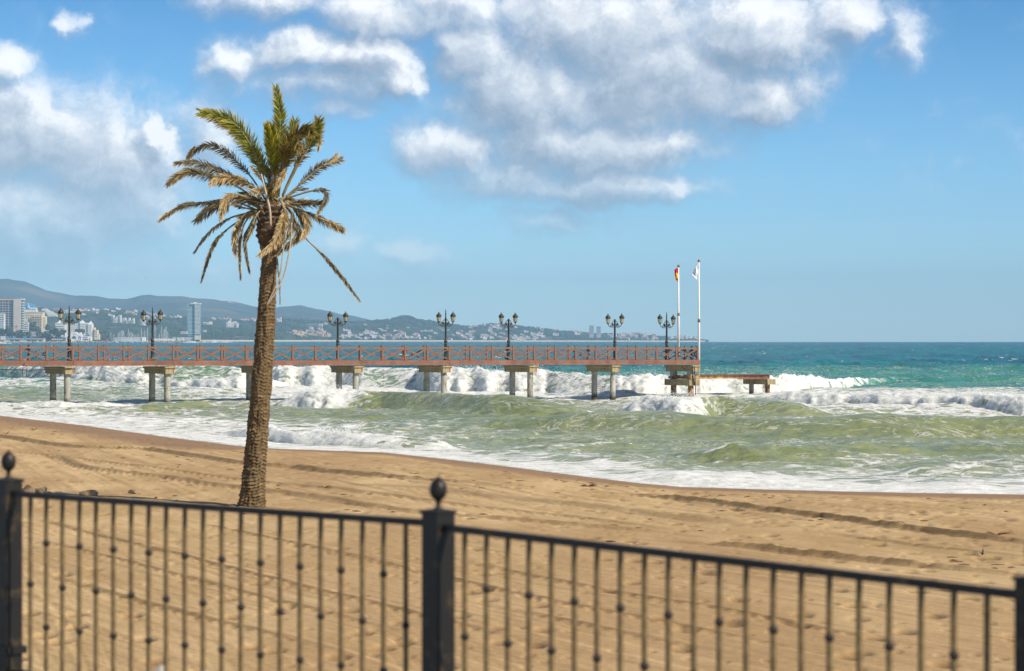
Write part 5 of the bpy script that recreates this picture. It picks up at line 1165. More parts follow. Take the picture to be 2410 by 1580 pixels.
# arched restaurant
B = bld('arched_restaurant', 4020, 'white building with blue trimmed arches right on the waterfront behind the first lamp post', 'restaurant'); blk(B, 'wall', 155, 192, 789, 807, mw, 0, 14)
s_ = 4020/F
def disc(root, name, cx, yb, r, top, mat, dY, th=.4, half=False):
    mb = MB(); n_ = 14; pts = [((cx-CX)*s_-r, 0), ((cx-CX)*s_+r, 0)] ; zb_ = EZ-(yb-HZ)*s_; vs = []
    for yy in (dY, dY+th):
        vs.append(((cx-CX)*s_-r, yy, zb_)); 
        for q in range(n_+1): a = math.pi*(1-q/n_); vs.append(((cx-CX)*s_+r*math.cos(a), yy, zb_+top+r*.9*math.sin(a)))
        vs.append(((cx-CX)*s_+r, yy, zb_))
    m_ = n_+3; mb.add(vs, [tuple(range(m_)), tuple(range(2*m_-1, m_-1, -1))]+[(q, q+m_, (q+1) % m_+m_, (q+1) % m_) for q in range(m_)]); kid(root, mb.build(name, mat, root))
disc(B, 'curved_gable', 174.5, 789.2, 5.4, 0, mw, 0, 14); disc(B, 'arched_window', 174.3, 797.5, 2.9, 1.2, mgl, -.3); disc(B, 'blue_arch', 161, 801, 1.9, 4.2, mnavy, -.3); disc(B, 'blue_arch', 187.5, 801, 2.0, 4.0, mnavy, -.3); disc(B, 'arch_door', 187.2, 802, 1.2, 3.4, mgrey, -.5); disc(B, 'blue_emblem', 174.3, 787.8, .8, .4, mnavy, -.2)
blk(B, 'extension', 192, 214, 791.5, 805, mw, 3, 10); windows(B, 193, 205, 792.5, 796, 4, 1, .6, .8, mnavy, .3, 3); windows(B, 193, 207, 797.5, 801, 5, 1, .7, .8, mgl, .3, 3); blk(B, 'blue_door', 210, 211.5, 797, 802.5, mnavy, 2.6, .4); blk(B, 'roof_hut', 186, 191.5, 782.5, 788.8, mw, 3, 5); blk(B, 'ramp', 178, 192, 800, 807, mgrey, -2, 2)
B = bld('waterfront_terrace', 4000, 'long low cream beach restaurant with dark openings along the left waterfront', 'restaurant'); blk(B, 'wall', 10, 104, 799, 806.5, mcream, 0, 10); blk(B, 'flat_roof', 14, 104, 796.6, 798.8, simple('mauve_awning', (.55, .48, .55), .8, .15, .3, 0), -1, 12)
for x0, x1 in ((24, 33), (36, 46), (64, 72), (74, 79.5), (81, 86), (92, 98.5)): blk(B, 'opening', x0, x1, 800, 803.2, mgl, -.35, .4)
B = bld('beach_kiosk', 3990, 'red roofed beach kiosk right of the long beach restaurant', 'kiosk'); blk(B, 'wall', 121, 153, 800.5, 806.5, simple('brick_red_wall', (.35, .16, .12), .9, .2, .5, 0), 0, 8); gable(B, 120, 128, 799.5, 796.8, simple('red_canopy', (.62, .18, .12), .8, .1, 1, 0), -1); blk(B, 'flat_roof', 120, 154, 799.5, 800.6, mtan, -1, 10); blk(B, 'opening', 122, 131, 801.5, 805, mgl, -.3, .4)
B = bld('white_villa', 4150, 'small white building between the beach trees and the arched restaurant'); blk(B, 'wall', 128, 147, 793, 800, mw, 0, 10); blk(B, 'flat_roof', 126, 153, 791, 793, mw, -2, 12); windows(B, 130, 146, 794, 798, 3, 1, .6, .8, mnavy, .3)
B = bld('low_annex', 4300, 'low white annex with a blue awning right of the cream apartment block'); blk(B, 'wall', 100, 125, 776, 790, mw, 0, 12); blk(B, 'blue_awning', 119, 125.5, 772.8, 775.6, mblue, 0, 4); blk(B, 'water_tank', 112.5, 114.5, 771.5, 775.8, mw, 2, 3)
B = bld('grey_house', 4080, 'plain grey house half hidden among the waterfront trees'); blk(B, 'wall', 69, 90, 781, 792, mgrey, 0, 10); windows(B, 72, 88, 783, 790, 4, 2, .35, .4, mgl)
# glass tower
B = bld('glass_tower', 4900, 'pale blue glass tower block standing alone in front of the mountains', 'tower'); blk(B, 'wall', 441.5, 458, 716.5, 792, mgb, 0, 20); blk(B, 'wall', 458.3, 470.5, 716, 792, mgb, -3, 20)
for j in range(22):
    y = 718+j*3.15; blk(B, 'floor_band', 441, 458, y, y+.9+.4*(j % 3 == 0), simple('pale_band', (.55, .66, .68), .5, .1, 1, 0) if j == 0 else bpy.data.materials['pale_band'], -.4, 1); blk(B, 'floor_band', 458.6, 471, y-.2, y+1.35, mw, -3.6, 1)
blk(B, 'roof_slab', 449, 471.5, 713.8, 716.3, mw, -3, 22); blk(B, 'roof_hut', 456, 460.5, 711.6, 713.8, mw, 4, 6); blk(B, 'roof_slab', 441, 449, 716, 717.4, mgrey, 1, 12)
for x0, x1, yt, lb in ((1387, 1397.5, 766, 'left one of the pair of hazy slab towers on the far coast'), (1404, 1414, 768, 'right one of the pair of hazy slab towers on the far coast')):
    B = bld('slab_tower', 7900, lb, 'tower', 'twin towers on the far coast'); blk(B, 'wall', x0, x1, yt+.8, 795, simple('hazy_wall', (.42, .45, .48), .8, .1, .1, 0) if 'hazy_wall' not in bpy.data.materials else bpy.data.materials['hazy_wall'], 0, 15); blk(B, 'roof_slab', x0-.3, x1+.3, yt, yt+.8, mw, -1, 17); windows(B, x0+.5, x1-.5, yt+2, 787, 5, 9, .45, .5, mgl, .2)
# mid-distance blocks
def block_house(x0, x1, y0, y1, Y, lb, mat=mw, nx=4, ny=2, name='apartment_building', steps=0, seed=1):
    B = bld(name, Y, lb); rr = random.Random(seed)
    if steps:
        w_ = (x1-x0)/steps
        for i in range(steps): q = rr.uniform(0, (y1-y0)*.45); blk(B, 'wall', x0+i*w_, x0+(i+1.04)*w_, y0+q, y1, mat, rr.uniform(-4, 4)-i*.05, 12)
    else: blk(B, 'wall', x0, x1, y0+.6, y1, mat, 0, 12); blk(B, 'roof_slab', x0-.3, x1+.3, y0, y0+.7, mw, -.6, 13)
    windows(B, x0+.6, x1-.6, y0+(y1-y0)*.28, y1-.6, nx, ny, .5, .4, mgl, 4.3 if steps else .25); return B
block_house(941.5, 963, 769, 779, 7200, 'bright white square block on the hillside left of the middle lamp post', nx=6, ny=3)
B = block_house(1020, 1056, 776.5, 789, 7400, 'wide pale striped hotel on the slope behind the middle lamp post', mgb, 1, 1, 'slope_hotel')
for j in range(5): blk(B, 'floor_band', 1020+j*1.5, 1054, 777.5+j*2.3, 778.3+j*2.3, mw, -.6, 1)
blk(B, 'end_wall', 1055, 1058, 776, 783, mw, -1, 10)
block_house(722, 746, 763, 768.5, 6400, 'long pale school like block above the sandy houses', mgb, 8, 2); block_house(750, 759, 761.5, 770, 6450, 'small white block right of the long pale one, above the sandy houses', mw, 3, 3, steps=3, seed=3)
block_house(990, 1018, 776, 781, 7000, 'stepped white row of flats left of the striped hotel', mw, 8, 2, steps=9, seed=5)
block_house(528, 560, 755, 771, 5600, 'cluster of stepped white flats on the shore hill just left of the palm', mw, 7, 3, steps=7, seed=6)
block_house(425, 440, 780, 786, 5000, 'low boathouse with a red sign on the marina breakwater', mw, 3, 1)
block_house(478, 498, 757, 764, 5400, 'low white house in the trees right of the glass tower', mw, 4, 1, steps=4, seed=7)
block_house(478, 484, 777, 782, 5200, 'tiny white cube house in the woods behind the breakwater', mw, 1, 1)
block_house(259, 285, 741, 760, 5700, 'tall stack of dense white village houses, left of the second lamp post', mw, 6, 4, steps=8, seed=8)
block_house(286, 316, 748, 762, 5650, 'lower row of white village houses, nearest to the second lamp post', mw, 7, 3, steps=9, seed=9)
block_house(329, 341, 748, 766, 5300, 'white stepped villa directly behind the left lantern of the second lamp post', mw, 3, 4, steps=3, seed=10)
block_house(651, 662, 746, 758, 6600, 'white turreted villa on the ridge just right of the palm trunk', mw, 3, 2, steps=4, seed=11)
B = block_house(1264, 1292, 791.5, 798, 8050, 'low pinkish building with a small tower right of the fourth lamp post', simple('pale_pink_render', (.66, .48, .42), .8, .1, .1, 0), 8, 1); blk(B, 'tower', 1279.5, 1281, 786, 791.5, mw, 0, 4)
block_house(1161, 1175, 788, 796, 7700, 'pink long villa by the water under the fourth lamp post', bpy.data.materials['pale_pink_render'], 4, 2)

# houses scattered on the hills (each its own object)
def house_mesh(nm, wm, rm, flat, w=9, d=8, h=5):
    mb = MB(); mb.cm = 0; mb.box((0, 0, h/2), (w, d, h)); mb.box((-w*.35, -1, h*.75), (w*.42, d*.7, h*1.5)); mb.cm = 2
    for x in (-.3, .05, .33): mb.box((x*w, -d/2-.05, h*.5), (w*.13, .2, h*.32))
    mb.cm = 1
    if flat: mb.box((.02*w, 0, h+.25), (w*1.03, d*1.03, .5))
    else: mb.add([(-w*.55, -d*.56, h), (w*.55, -d*.56, h), (w*.55, d*.56, h), (-w*.55, d*.56, h), (-w*.2, 0, h+2.2), (w*.2, 0, h+2.2)], [(0, 1, 5, 4), (1, 2, 5), (2, 3, 4, 5), (3, 0, 4), (3, 2, 1, 0)])
    return mb.mesh(nm, [wm, rm, mgl])
HM = {'white': [house_mesh('white_flat_house', mw, mw, True), house_mesh('white_tiled_house', mw, mter, False)], 'sandy': [house_mesh('sandy_house', msand, msand, True), house_mesh('sandy_tiled', msand, mpink, False)],
      'pink': [house_mesh('pale_pink_house', simple('pink_wall', (.70, .52, .44), .8, .1, .1, 0), mpink, False), house_mesh('white_pink_roof', mw, mpink, False)]}
def hill_pt(px, py):
    v = np.linspace(0, 1, 160); Yv, Zv = hill_profile(np.full(160, float(px)), v); yv = HZ-(Zv-EZ)*F/Yv
    i = int(np.argmin(np.abs(yv-py))); return Vector(((px-CX)*Yv[i]/F, Yv[i], Zv[i]))
clusters = [ # x0,x1,y0,y1,n,scale,styles,where
 (140, 262, 723, 747, 20, 1.0, ('white', 'pink'), 'on the slope above the white gabled hotel'), (262, 330, 728, 742, 7, .9, ('pink', 'white'), 'above the dense white village'),
 (345, 430, 738, 753, 16, .85, ('white',), 'left of the glass tower'), (472, 600, 745, 757, 15, .8, ('white', 'pink'), 'between the glass tower and palm'),
 (683, 778, 783, 795, 34, .95, ('sandy',), 'in the sandy coloured estate right of the palm'), (705, 755, 776, 783, 9, .8, ('white', 'pink'), 'above the sandy coloured estate'),
 (800, 885, 786, 800, 26, .9, ('white',), 'in the white estate under the third lamp post'), (890, 1030, 788, 801, 26, .9, ('white', 'pink'), 'on the shore left of the middle lamp post'),
 (1060, 1120, 780, 801, 16, 1.0, ('white', 'pink'), 'on the shore right of the middle lamp post'), (1100, 1215, 766, 782, 16, .9, ('white',), 'on the ridge behind the fourth lamp post'),
 (1125, 1262, 790, 802, 26, 1.0, ('white', 'pink'), 'by the water around the fourth lamp post'), (1225, 1380, 774, 800, 18, 1.0, ('white',), 'on the low hill left of the twin towers'),
 (1425, 1545, 788, 801, 30, 1.0, ('white', 'pink'), 'right of the twin towers'), (1575, 1640, 796, 801, 9, 1.0, ('white',), 'on the last point of land'),
 (515, 562, 707, 716, 0, 1, ('pink',), ''), (760, 1000, 764, 784, 16, .8, ('white', 'pink'), 'on the dark middle hills')]
rr = random.Random(21)
for (x0, x1, y0, y1, n_, sc, stl, where) in clusters:
    for i in range(n_):
        s0 = rr.choice(stl); t = rr.random() < .5; me = HM[s0][int(t)]; hx, hy = rr.uniform(x0, x1), rr.uniform(y0, y1); p = hill_pt(hx, hy+1); spot = ('upper ', 'lower ')[int(hy > (y0+y1)/2)]+('leftmost ', 'left ', 'right ', 'rightmost ')[min(3, int(4*(hx-x0)/(x1-x0)))]
        S = sc*rr.uniform(.7, 1.35)*p.y/7600.; o = link(('house' if S < 1.2 else 'villa'), me, None, p+Vector((0, -6, 1.6)), (0, 0, rr.uniform(-.5, .5)), (S*rr.uniform(.9, 1.5), S, S*rr.uniform(.8, 1.1)))
        cl = {'white': ('white flat roofed house', 'terracotta roofed house'), 'sandy': ('sandy flat roofed house', 'pinkish roofed sandy house'), 'pink': ('pale pink house', 'pinkish roofed white house')}[s0][int(t)]
        tag(o, spot+cl+' '+where, 'house', 'houses '+where)
# villas on the mountain crest
for px, py, st_ in ((22, 668, 'left'), (29, 669, 'middle'), (36, 669, 'right'), (54, 673, 'lower right')):
    Yt = 10450; p = Vector(((px-CX)*Yt/F, Yt, EZ-(py-HZ)*Yt/F)); o = link('villa', HM['white'][0], None, p-Vector((0, 0, 4)), (0, 0, .3), (1.1, 1, 1.2)); tag(o, 'white villa on the mountain crest at the far left, %s of its row' % st_, 'villa', 'villas on the mountain crest')
for px, py in ((540, 712), (546, 714), (552, 716)):
    Yt = 10450; p = Vector(((px-CX)*Yt/F, Yt, EZ-(py-HZ)*Yt/F)); o = link('villa', HM['pink'][0], None, p-Vector((0, 0, 4)), (0, 0, .3), (1.1, 1, 1.2)); tag(o, 'pinkish villa on the sloping crest left of the palm trunk', 'villa', 'pinkish villas on the mountain crest')

# ------------------------------------------------------------------ waterfront trees
m_tl = simple('broad_leaf_foliage', (.085, .105, .040), .9, .5, .35, 0, col2=(.035, .052, .022), spec=.1); m_tk = simple('tree_bark', (.14, .10, .07), .9, .3, 1, 0); m_pf = simple('far_palm_foliage', (.075, .090, .035), .9, .4, .5, 0, spec=.1)
def far_tree(px, py_top, py_bot, w, Y, seed, label):
    rr = random.Random(seed); s_ = Y/F; H = (py_bot-py_top)*s_; Wd = w*s_; p = at(px, py_bot, Y); T = empty('tree', p, 0, label, 'tree', 'trees along the left waterfront')
    mb = MB(); mb.tube([(0, 0, -1), (.2, 0, H*.3), (0, .2, H*.6)], [.5, .4, .15], 6); kid(T, mb.build('trunk', m_tk, T))
    mb = MB(); blobs = [(Vector((rr.gauss(0, .26)*Wd, rr.gauss(0, .2)*Wd, H*rr.uniform(.35, .85))), rr.uniform(.18, .34)*min(Wd, H)) for _ in range(9)]
    for c, r in blobs:
        for q in range(70):
            d = Vector((rr.gauss(0, 1), rr.gauss(0, 1), rr.gauss(0, 1))).normalized(); a = c+d*r*rr.uniform(.65, 1.08); e = rr.uniform(.5, 1.1)
            u_ = (d+Vector((rr.gauss(0, .6), rr.gauss(0, .6), rr.gauss(0, .6)))).normalized().orthogonal().normalized(); v_ = d.cross(u_)
            mb.add([a-u_*e-v_*e*.6, a+u_*e-v_*e*.5, a+u_*e*.6+v_*e, a-u_*e*.8+v_*e*.8], [(0, 1, 2, 3)])
    kid(T, mb.build('crown', m_tl, T))
def far_palm(px, py_top, py_bot, w, Y, seed, label):
    rr = random.Random(seed); s_ = Y/F; H = (py_bot-py_top)*s_; r = w*s_/2; p = at(px, py_bot, Y); T = empty('palm_tree', p, 0, label, 'palm tree', 'palms along the left waterfront')
    mb = MB(); mb.tube([(0, 0, -1), (.1, 0, H*.5), (0, 0, H-r*.7)], [.5, .35, .35], 6); kid(T, mb.build('trunk', m_tk, T))
    mb = MB(); c = Vector((0, 0, H-r*.75))
    for q in range(26):
        a = rr.uniform(0, 6.28); el_ = rr.uniform(-.5, 1.2); d = Vector((math.cos(a)*math.cos(el_), math.sin(a)*math.cos(el_), math.sin(el_))); sdv = d.cross(Vector((0, 0, 1))).normalized()*.45
        pts = [c, c+d*r*.5, c+d*r*.85+Vector((0, 0, -r*.12)), c+d*r*1.05+Vector((0, 0, -r*.4))]; vs = []
        for j, q_ in enumerate(pts): ww = sdv*(.3, 1, .8, .1)[j]; vs += [q_-ww, q_+ww]
        mb.add(vs, [(2*j, 2*j+1, 2*j+3, 2*j+2) for j in range(3)])
    kid(T, mb.build('crown', m_pf, T))
TR = [(-8, 762, 800, 26), (4, 765, 800, 24), (15, 762, 800, 24), (26, 772, 802, 20), (37, 778, 803, 16), (46, 776, 803, 14), (56, 780, 803, 18), (66, 778, 803, 20), (66, 748, 790, 22), (76, 752, 792, 20), (84, 768, 795, 14), (98, 775, 803, 20), (108, 780, 804, 16), (114, 786, 806, 16), (124, 772, 795, 14), (130, 770, 795, 14), (138, 780, 800, 12), (150, 775, 792, 12), (186, 775, 790, 16), (193, 774, 792, 12), (181, 778, 790, 8), (112, 764, 780, 12), (155, 796, 804, 8)]
wl = ['farthest left', 'second from the left edge', 'third from the left edge', 'under the hotel facade', 'under the beige end wall', 'right of the fan palm under the beige wall', 'at the foot of the balcony wing', 'right of the balcony wing foot', 'tall and dark before the cream block, left one', 'tall and dark before the cream block, right one', 'small, beneath the cream block', 'broad, right of the grey house', 'above the right end of the beach restaurant', 'lowest, beside the beach kiosk', 'left of the low annex awning', 'below the blue awning', 'above the white villa', 'left of the arched restaurant roof', 'in front of the white hotel, broad', 'in front of the white hotel, right', 'small, in front of the white hotel', 'behind the low annex', 'dark bush beside the arched restaurant']
for i, (x, a, c_, w_) in enumerate(TR): far_tree(x, a, c_, w_, 4250 if i in (8, 9, 10, 18, 19, 20, 21) else 4060, i, 'broadleaf tree on the left waterfront, '+wl[i])
for i, (x, a, c_, w_, lb) in enumerate(((38, 766, 792, 9, 'fan palm in front of the beige hotel end wall'), (90, 768, 800, 10, 'palm rising before the cream apartment block'), (152, 776, 795, 11, 'palm left of the arched restaurant'), (221, 775, 803, 9, 'slender palm in front of the stepped hotel wing'), (238, 781, 804, 9, 'first of three palms right of the white hotel'), (247, 781, 804, 8, 'second of three palms right of the white hotel'), (256, 785, 804, 8, 'third of three palms right of the white hotel, nearest the masts'), (209, 787, 804, 8, 'small palm by the blue door of the arched restaurant'), (142, 780, 800, 8, 'palm above the beach kiosk'))): far_palm(x, a, c_, w_, 4030, i, lb)

# ------------------------------------------------------------------ quay, breakwaters and marina
m_qr = simple('breakwater_rock', (.50, .38, .27), .95, .5, .3, .0, col2=(.22, .16, .11))
def rubble(x0, x1, Y, yt, lb, seed, n_=150):
    rr = random.Random(seed); mb = MB(); s_ = Y/F; mid = None
    for i in range(n_):
        px = rr.uniform(x0, x1); t = rr.random(); h = (1-abs(t-.5)*1.2); c = Vector(((px-CX)*s_, Y-8+t*16, drop(Y)+rr.uniform(0, 1)*h*(EZ-(yt-HZ)*s_-drop(Y)))); r = rr.uniform(.8, 1.9)
        M_ = Matrix.Rotation(rr.uniform(0, 3), 3, Vector((rr.gauss(0, 1), rr.gauss(0, 1), rr.gauss(0, 1))).normalized()); mb.box(c, (r*1.6, r*1.2, r), M_)
    return tag(mb.build('breakwater', m_qr), lb, 'breakwater', kind='stuff')
rubble(-60, 120, 3960, 805.5, 'low rocks along the left waterfront under the beach restaurant', 1, 160); rubble(118, 272, 3960, 803.5, 'brown rock breakwater in front of the arched restaurant', 2, 260); rubble(345, 442, 3960, 802.3, 'brown rock breakwater in front of the marina masts', 3, 260); rubble(442, 500, 4700, 803, 'grey outer breakwater hit by white surf', 4, 80)
B = bld('quay', 4010, 'pale quay edge running behind the rocks', 'quay'); blk(B, 'wall', -60, 272, 804.5, 809, mtan, 3, 30); blk(B, 'wall', 268, 425, 803.2, 809, mgrey, 60, 60)
B = bld('harbour_wall', 4100, 'long grey harbour wall with a white hut at its right end', 'harbour wall'); blk(B, 'wall', 268, 336, 795.5, 804, mgrey, 0, 8); blk(B, 'coping', 272, 335, 794.4, 795.4, mw, -.5, 9); blk(B, 'hut', 334.5, 342.5, 794, 803, mw, -2, 8)
for i in range(5): blk(B, 'panel_joint', 280+i*12, 280.4+i*12, 796, 803, mtan, -.2, .3)
B = bld('marina_shed', 4150, 'low white marina buildings right of the second lamp post', 'shed'); blk(B, 'wall', 362, 428, 797.5, 804, mw, 0, 8); blk(B, 'hut', 428, 432, 795.5, 803, mw, -1, 5); blk(B, 'hut', 376, 386, 797, 803, mw, -3, 5)
B = bld('outer_hut', 4700, 'sunlit cream hut at the outer end of the breakwater', 'hut'); blk(B, 'wall', 458, 471, 790, 800, mcream, 0, 10); blk(B, 'pale_wall', 405, 458, 794, 804, mgrey, 6, 6)
def beacon(px, yt, yb, mat, lb):
    Y = 3980; s_ = Y/F; p = at(px, yb, Y); H = (yb-yt)*s_; E_ = empty('beacon', p, 0, lb, 'harbour beacon'); mb = MB(); mb.lathe([(1.5, 0), (1.4, H*.35), (.8, H*.62), (.7, H*.8)], (0, 0, 0), 10); kid(E_, mb.build('tower', mat, E_)); mb = MB(); mb.lathe([(.5, H*.8), (.5, H*.93), (.1, H)], (0, 0, 0), 8); kid(E_, mb.build('light_housing', mat, E_))
beacon(251.5, 797, 803, mredp, 'red harbour beacon at the end of the left breakwater'); beacon(415.5, 793.5, 803, mgreenp, 'green harbour beacon on the right breakwater')
m_mast = simple('aluminium_mast', (.72, .73, .74), .35, .1, 1, 0)
masts = [(261, 781, 2), (279, 783, 0), (282, 780, 1), (286, 778, 2), (289, 777, 0), (291.5, 778.5, 1), (302.5, 774.5, 2), (305.5, 782, 0), (310, 781, 1), (313, 784, 2), (324.5, 785, 0), (333, 771, 1), (340.5, 777.5, 2), (347.5, 771, 0), (365, 763, 2), (374.5, 786, 1), (380.5, 768, 0), (386, 776, 1), (388.5, 771, 2), (391.5, 768.5, 0), (395, 780, 1), (268, 786, 2), (318, 788, 0)]
for i, (px, yt, kd) in enumerate(masts):
    Y = 4110+kd*18; s_ = Y/F; p = Vector(((px-CX)*s_, Y, drop(Y)+.2)); H = EZ-(yt-HZ)*s_-p.z
    E_ = empty('sailboat', p, .3*kd, ('sailing boat behind the '+('left' if px < 285 else 'middle' if px < 315 else 'right')+' of the harbour wall, mast %s' if px < 345 else 'sailing boat moored right of the second lamp post, mast %s') % ('short' if H < 14 else 'tall' if H > 19 else 'of middle height'), 'sailboat', 'moored sailing boats in the marina')
    mb = MB(); L = 6; mb.add([(-L, 0, 1.2), (-L*.6, -1.6, 1.1), (L*.7, -1.5, 1.1), (L*.8, 0, 1.1), (L*.7, 1.5, 1.1), (-L*.6, 1.6, 1.1), (-L*.7, 0, -.2), (L*.6, 0, -.3)], [(0, 5, 4, 3, 2, 1), (0, 1, 6), (1, 2, 7, 6), (2, 3, 7), (3, 4, 7), (4, 5, 6, 7), (5, 0, 6)]); kid(E_, mb.build('hull', mw, E_))
    mb = MB(); mb.tube([(0, 0, 1), (0, 0, H)], [.34, .24], 6); kid(E_, mb.build('mast', m_mast, E_)); mb = MB(); mb.tube([(0, 0, 2.6), (4.4, 0, 2.7)], .18, 6); kid(E_, mb.build('boom', mnavy, E_)); mb = MB(); mb.tube([(0, 0, H*.95), (-L*.9, 0, 1.2)], .09, 4); mb.tube([(0, 0, H*.95), (L*.75, 0, 1.2)], .045, 4); kid(E_, mb.build('stays', m_mast, E_))
for i, (px, w_, lb) in enumerate(((272, 10, 'leftmost white motor yacht before the harbour wall'), (287, 11, 'white motor yacht second from the left before the harbour wall'), (302, 12, 'largest white motor yacht before the middle of the harbour wall'), (319, 8, 'small white motor boat before the harbour wall'), (330, 9, 'white motor boat left of the white harbour hut'), (345, 9, 'low white motor boat next to the second lamp post'))):
    Y = 4040; s_ = Y/F; p = Vector(((px-CX)*s_, Y, drop(Y)+.2)); L = w_*s_/2; E_ = empty('motor_yacht', p, 0, lb, 'motor boat', 'motor boats before the harbour wall'); mb = MB()
    mb.add([(-L, 0, 1.6), (-L*.6, -1.7, 1.4), (L, -1.6, 1.2), (L, 1.6, 1.2), (-L*.6, 1.7, 1.4), (-L*.75, 0, -.2), (L*.95, 0, -.2)], [(0, 4, 3, 2, 1), (0, 1, 5), (1, 2, 6, 5), (2, 3, 6), (3, 4, 5, 6), (4, 0, 5)]); kid(E_, mb.build('hull', mw, E_))
    mb = MB(); mb.add([(-L*.45, -1.2, 1.4), (L*.5, -1.2, 1.3), (L*.5, 1.2, 1.3), (-L*.45, 1.2, 1.4), (-L*.2, -1, 2.8), (L*.4, -1, 2.8), (L*.4, 1, 2.8), (-L*.2, 1, 2.8)], [(0, 1, 5, 4), (1, 2, 6, 5), (2, 3, 7, 6), (3, 0, 4, 7), (4, 5, 6, 7)]); kid(E_, mb.build('cabin', mw, E_)); mb = MB(); mb.box((0, -1.18, 2.1), (L*.6, .1, .5)); kid(E_, mb.build('cabin_window', mgl, E_))
Y = 4030; B = bld('blue_workboat', Y, 'dark blue work boat at the tip of the left breakwater', 'boat'); blk(B, 'hull', 256, 266, 801, 806, simple('dark_blue_hull', (.02, .06, .22), .5, .2, 1, 0), 0, 5); blk(B, 'cabin', 260.5, 264.5, 797, 801, mgb, 1, 3); blk(B, 'mast', 262.4, 262.8, 793, 797, m_dark, 2, .4)
for i, px in enumerate((2, 5, 8.5, 11)):
    Y = 3970; p = at(px, 806, Y); E_ = empty('signpost_banner', p, 0, 'white pole with a pale blue banner at the left waterfront edge', 'banner pole', 'banner poles at the left waterfront edge'); mb = MB(); mb.tube([(0, 0, 0), (0, 0, 9)], .3, 6); kid(E_, mb.build('pole', m_mast, E_)); mb = MB(); mb.box((.9, 0, 6.2), (1.1, .1, 4.5)); kid(E_, mb.build('banner', mw, E_))
for i, (px, cl) in enumerate(((34, 0), (57, 0), (61, 0), (73, 0), (18, 0), (25, 0))):
    Y = 3990; p = at(px, 799, Y); E_ = empty('blue_banner', p, 0, 'bright blue banner hanging above the beach restaurant roof', 'banner', 'blue banners above the beach restaurant'); mb = MB(); mb.box((0, 0, 2), (1.5, .15, 4.2)); kid(E_, mb.build('banner', mblue, E_)); mb = MB(); mb.tube([(-.85, 0, -1), (-.85, 0, 4.8)], .12, 5); kid(E_, mb.build('pole', m_mast, E_))
# round sea tower with the remains of a cableway
Y = 6300; s_ = Y/F; p = at(667, 804.8, Y); E_ = empty('round_tower', p, 0, 'round pale tower with skeletal metal arms in the sea just right of the palm', 'tower'); mb = MB(); mb.lathe([(6.2, -2), (6.0, 11), (5.8, 12)], (0, 0, 0), 20); kid(E_, mb.build('drum', mw, E_))
mb = MB()
for a, b_ in (((-14, 0, 20), (-4, 0, 12)), ((-2, 0, 21), (-5, 0, 12)), ((-14, 0, 20), (0, 0, 20)), ((-10, 0, 22), (-4, 0, 12)), ((4, 0, 12), (4, 0, 25)), ((4, 0, 22), (16, 0, 23)), ((4, 0, 19), (13, 0, 20)), ((9, 0, 19), (9, 0, 24)), ((13, 0, 19), (5, 0, 13))): mb.tube([a, b_], .35, 5)
kid(E_, mb.build('lattice_arms', m_mast, E_))
mb = MB(); mb.lathe([(4.5, -2), (4.5, 10)], (-9, 4, 0), 12); kid(E_, mb.build('dark_drum', mgrey, E_))
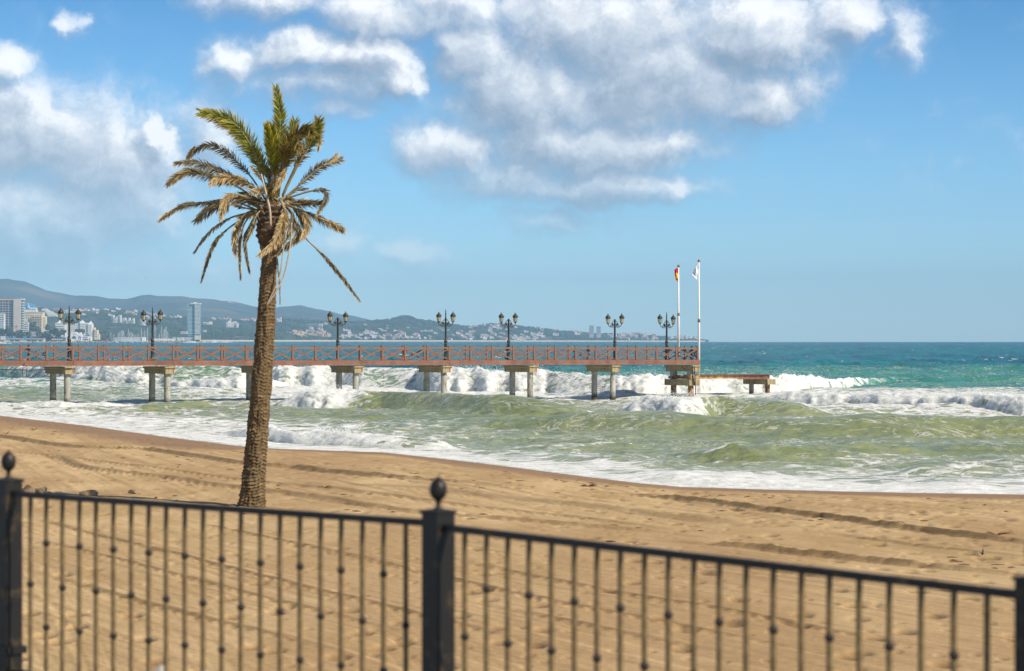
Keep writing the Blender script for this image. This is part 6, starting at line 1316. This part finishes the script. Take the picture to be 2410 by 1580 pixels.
# white surf on the outer breakwater
m_sf = simple('surf_burst_foam', (.88, .90, .90), .9, .05, .5, 0)
def burst(px, Y, w, h, seed, lb):
    rr = random.Random(seed); mb = MB(); s_ = Y/F
    for i in range(170):
        t = rr.gauss(0, .3); z = abs(rr.gauss(0, .35))*h*s_*max(0, 1-abs(t)*1.2); c = Vector((t*w*s_, rr.gauss(0, 2), z)); r = rr.uniform(.3, 1.0)
        a = Vector((rr.gauss(0, 1), rr.gauss(0, 1), rr.gauss(0, 1))).normalized(); b1 = a.orthogonal().normalized(); c1 = a.cross(b1); mb.add([c+a*r, c+b1*r-a*r*.4, c-b1*r*.5+c1*r*.9-a*r*.4, c-b1*r*.5-c1*r*.9-a*r*.4], [(0, 1, 2), (0, 2, 3), (0, 3, 1), (1, 3, 2)])
    tag(mb.build('surf_burst', m_sf, None, False, Vector(((px-CX)*s_, Y, drop(Y)))), lb, 'surf', kind='stuff')
burst(450, 3950, 26, 6.5, 1, 'white surf bursting over the end of the marina breakwater'); burst(505, 4600, 14, 7, 2, 'white plume of surf right of the outer breakwater'); burst(490, 4550, 34, 2.5, 3, 'low white surf between the breakwater and the palm'); burst(530, 4550, 30, 2, 4, 'low white surf nearest to the palm'); burst(5, 3000, 30, 4, 5, 'white wave crest on the sea at the left edge')
# gull
p = at(336.5, 656.5, 400); E_ = empty('gull', p, .4, 'single white gull gliding high above the second lamp post', 'bird'); mb = MB(); mb.tube([(-.28, 0, -.02), (-.12, 0, 0), (.1, 0, 0), (.3, 0, .01)], [.02, .07, .08, .02], 8); kid(E_, mb.build('body', mw, E_, True))
for g_ in (-1, 1):
    mb = MB(); mb.add([(-.08, 0, .03), (.10, 0, .03), (.06, g_*.35, .16), (-.06, g_*.35, .16), (.10, g_*.75, .20), (.05, g_*.74, .20)], [(0, 1, 2, 3), (3, 2, 4, 5)]); w_ = mb.build('wing', mgrey, E_); kid(E_, w_); md = w_.modifiers.new('t', 'SOLIDIFY'); md.thickness = .02
E_.rotation_euler = (0, 0, 1.4)

# ------------------------------------------------------------------ haze: one box of air
m_haze = bpy.data.materials.new('sea_haze'); m_haze.use_nodes = True; nt = m_haze.node_tree; nt.nodes.clear(); o_ = nt.nodes.new('ShaderNodeOutputMaterial'); pv = nt.nodes.new('ShaderNodeVolumePrincipled')
pv.inputs['Color'].default_value = (.42, .73, 1.0, 1); pv.inputs['Density'].default_value = 9.0e-5; pv.inputs['Anisotropy'].default_value = -.25
nt.links.new(pv.outputs[0], o_.inputs['Volume'])
mb = MB(); mb.box((0, 6500, 145), (30000, 15000, 350)); hz = mb.build('haze', m_haze); tag(hz, kind='stuff')
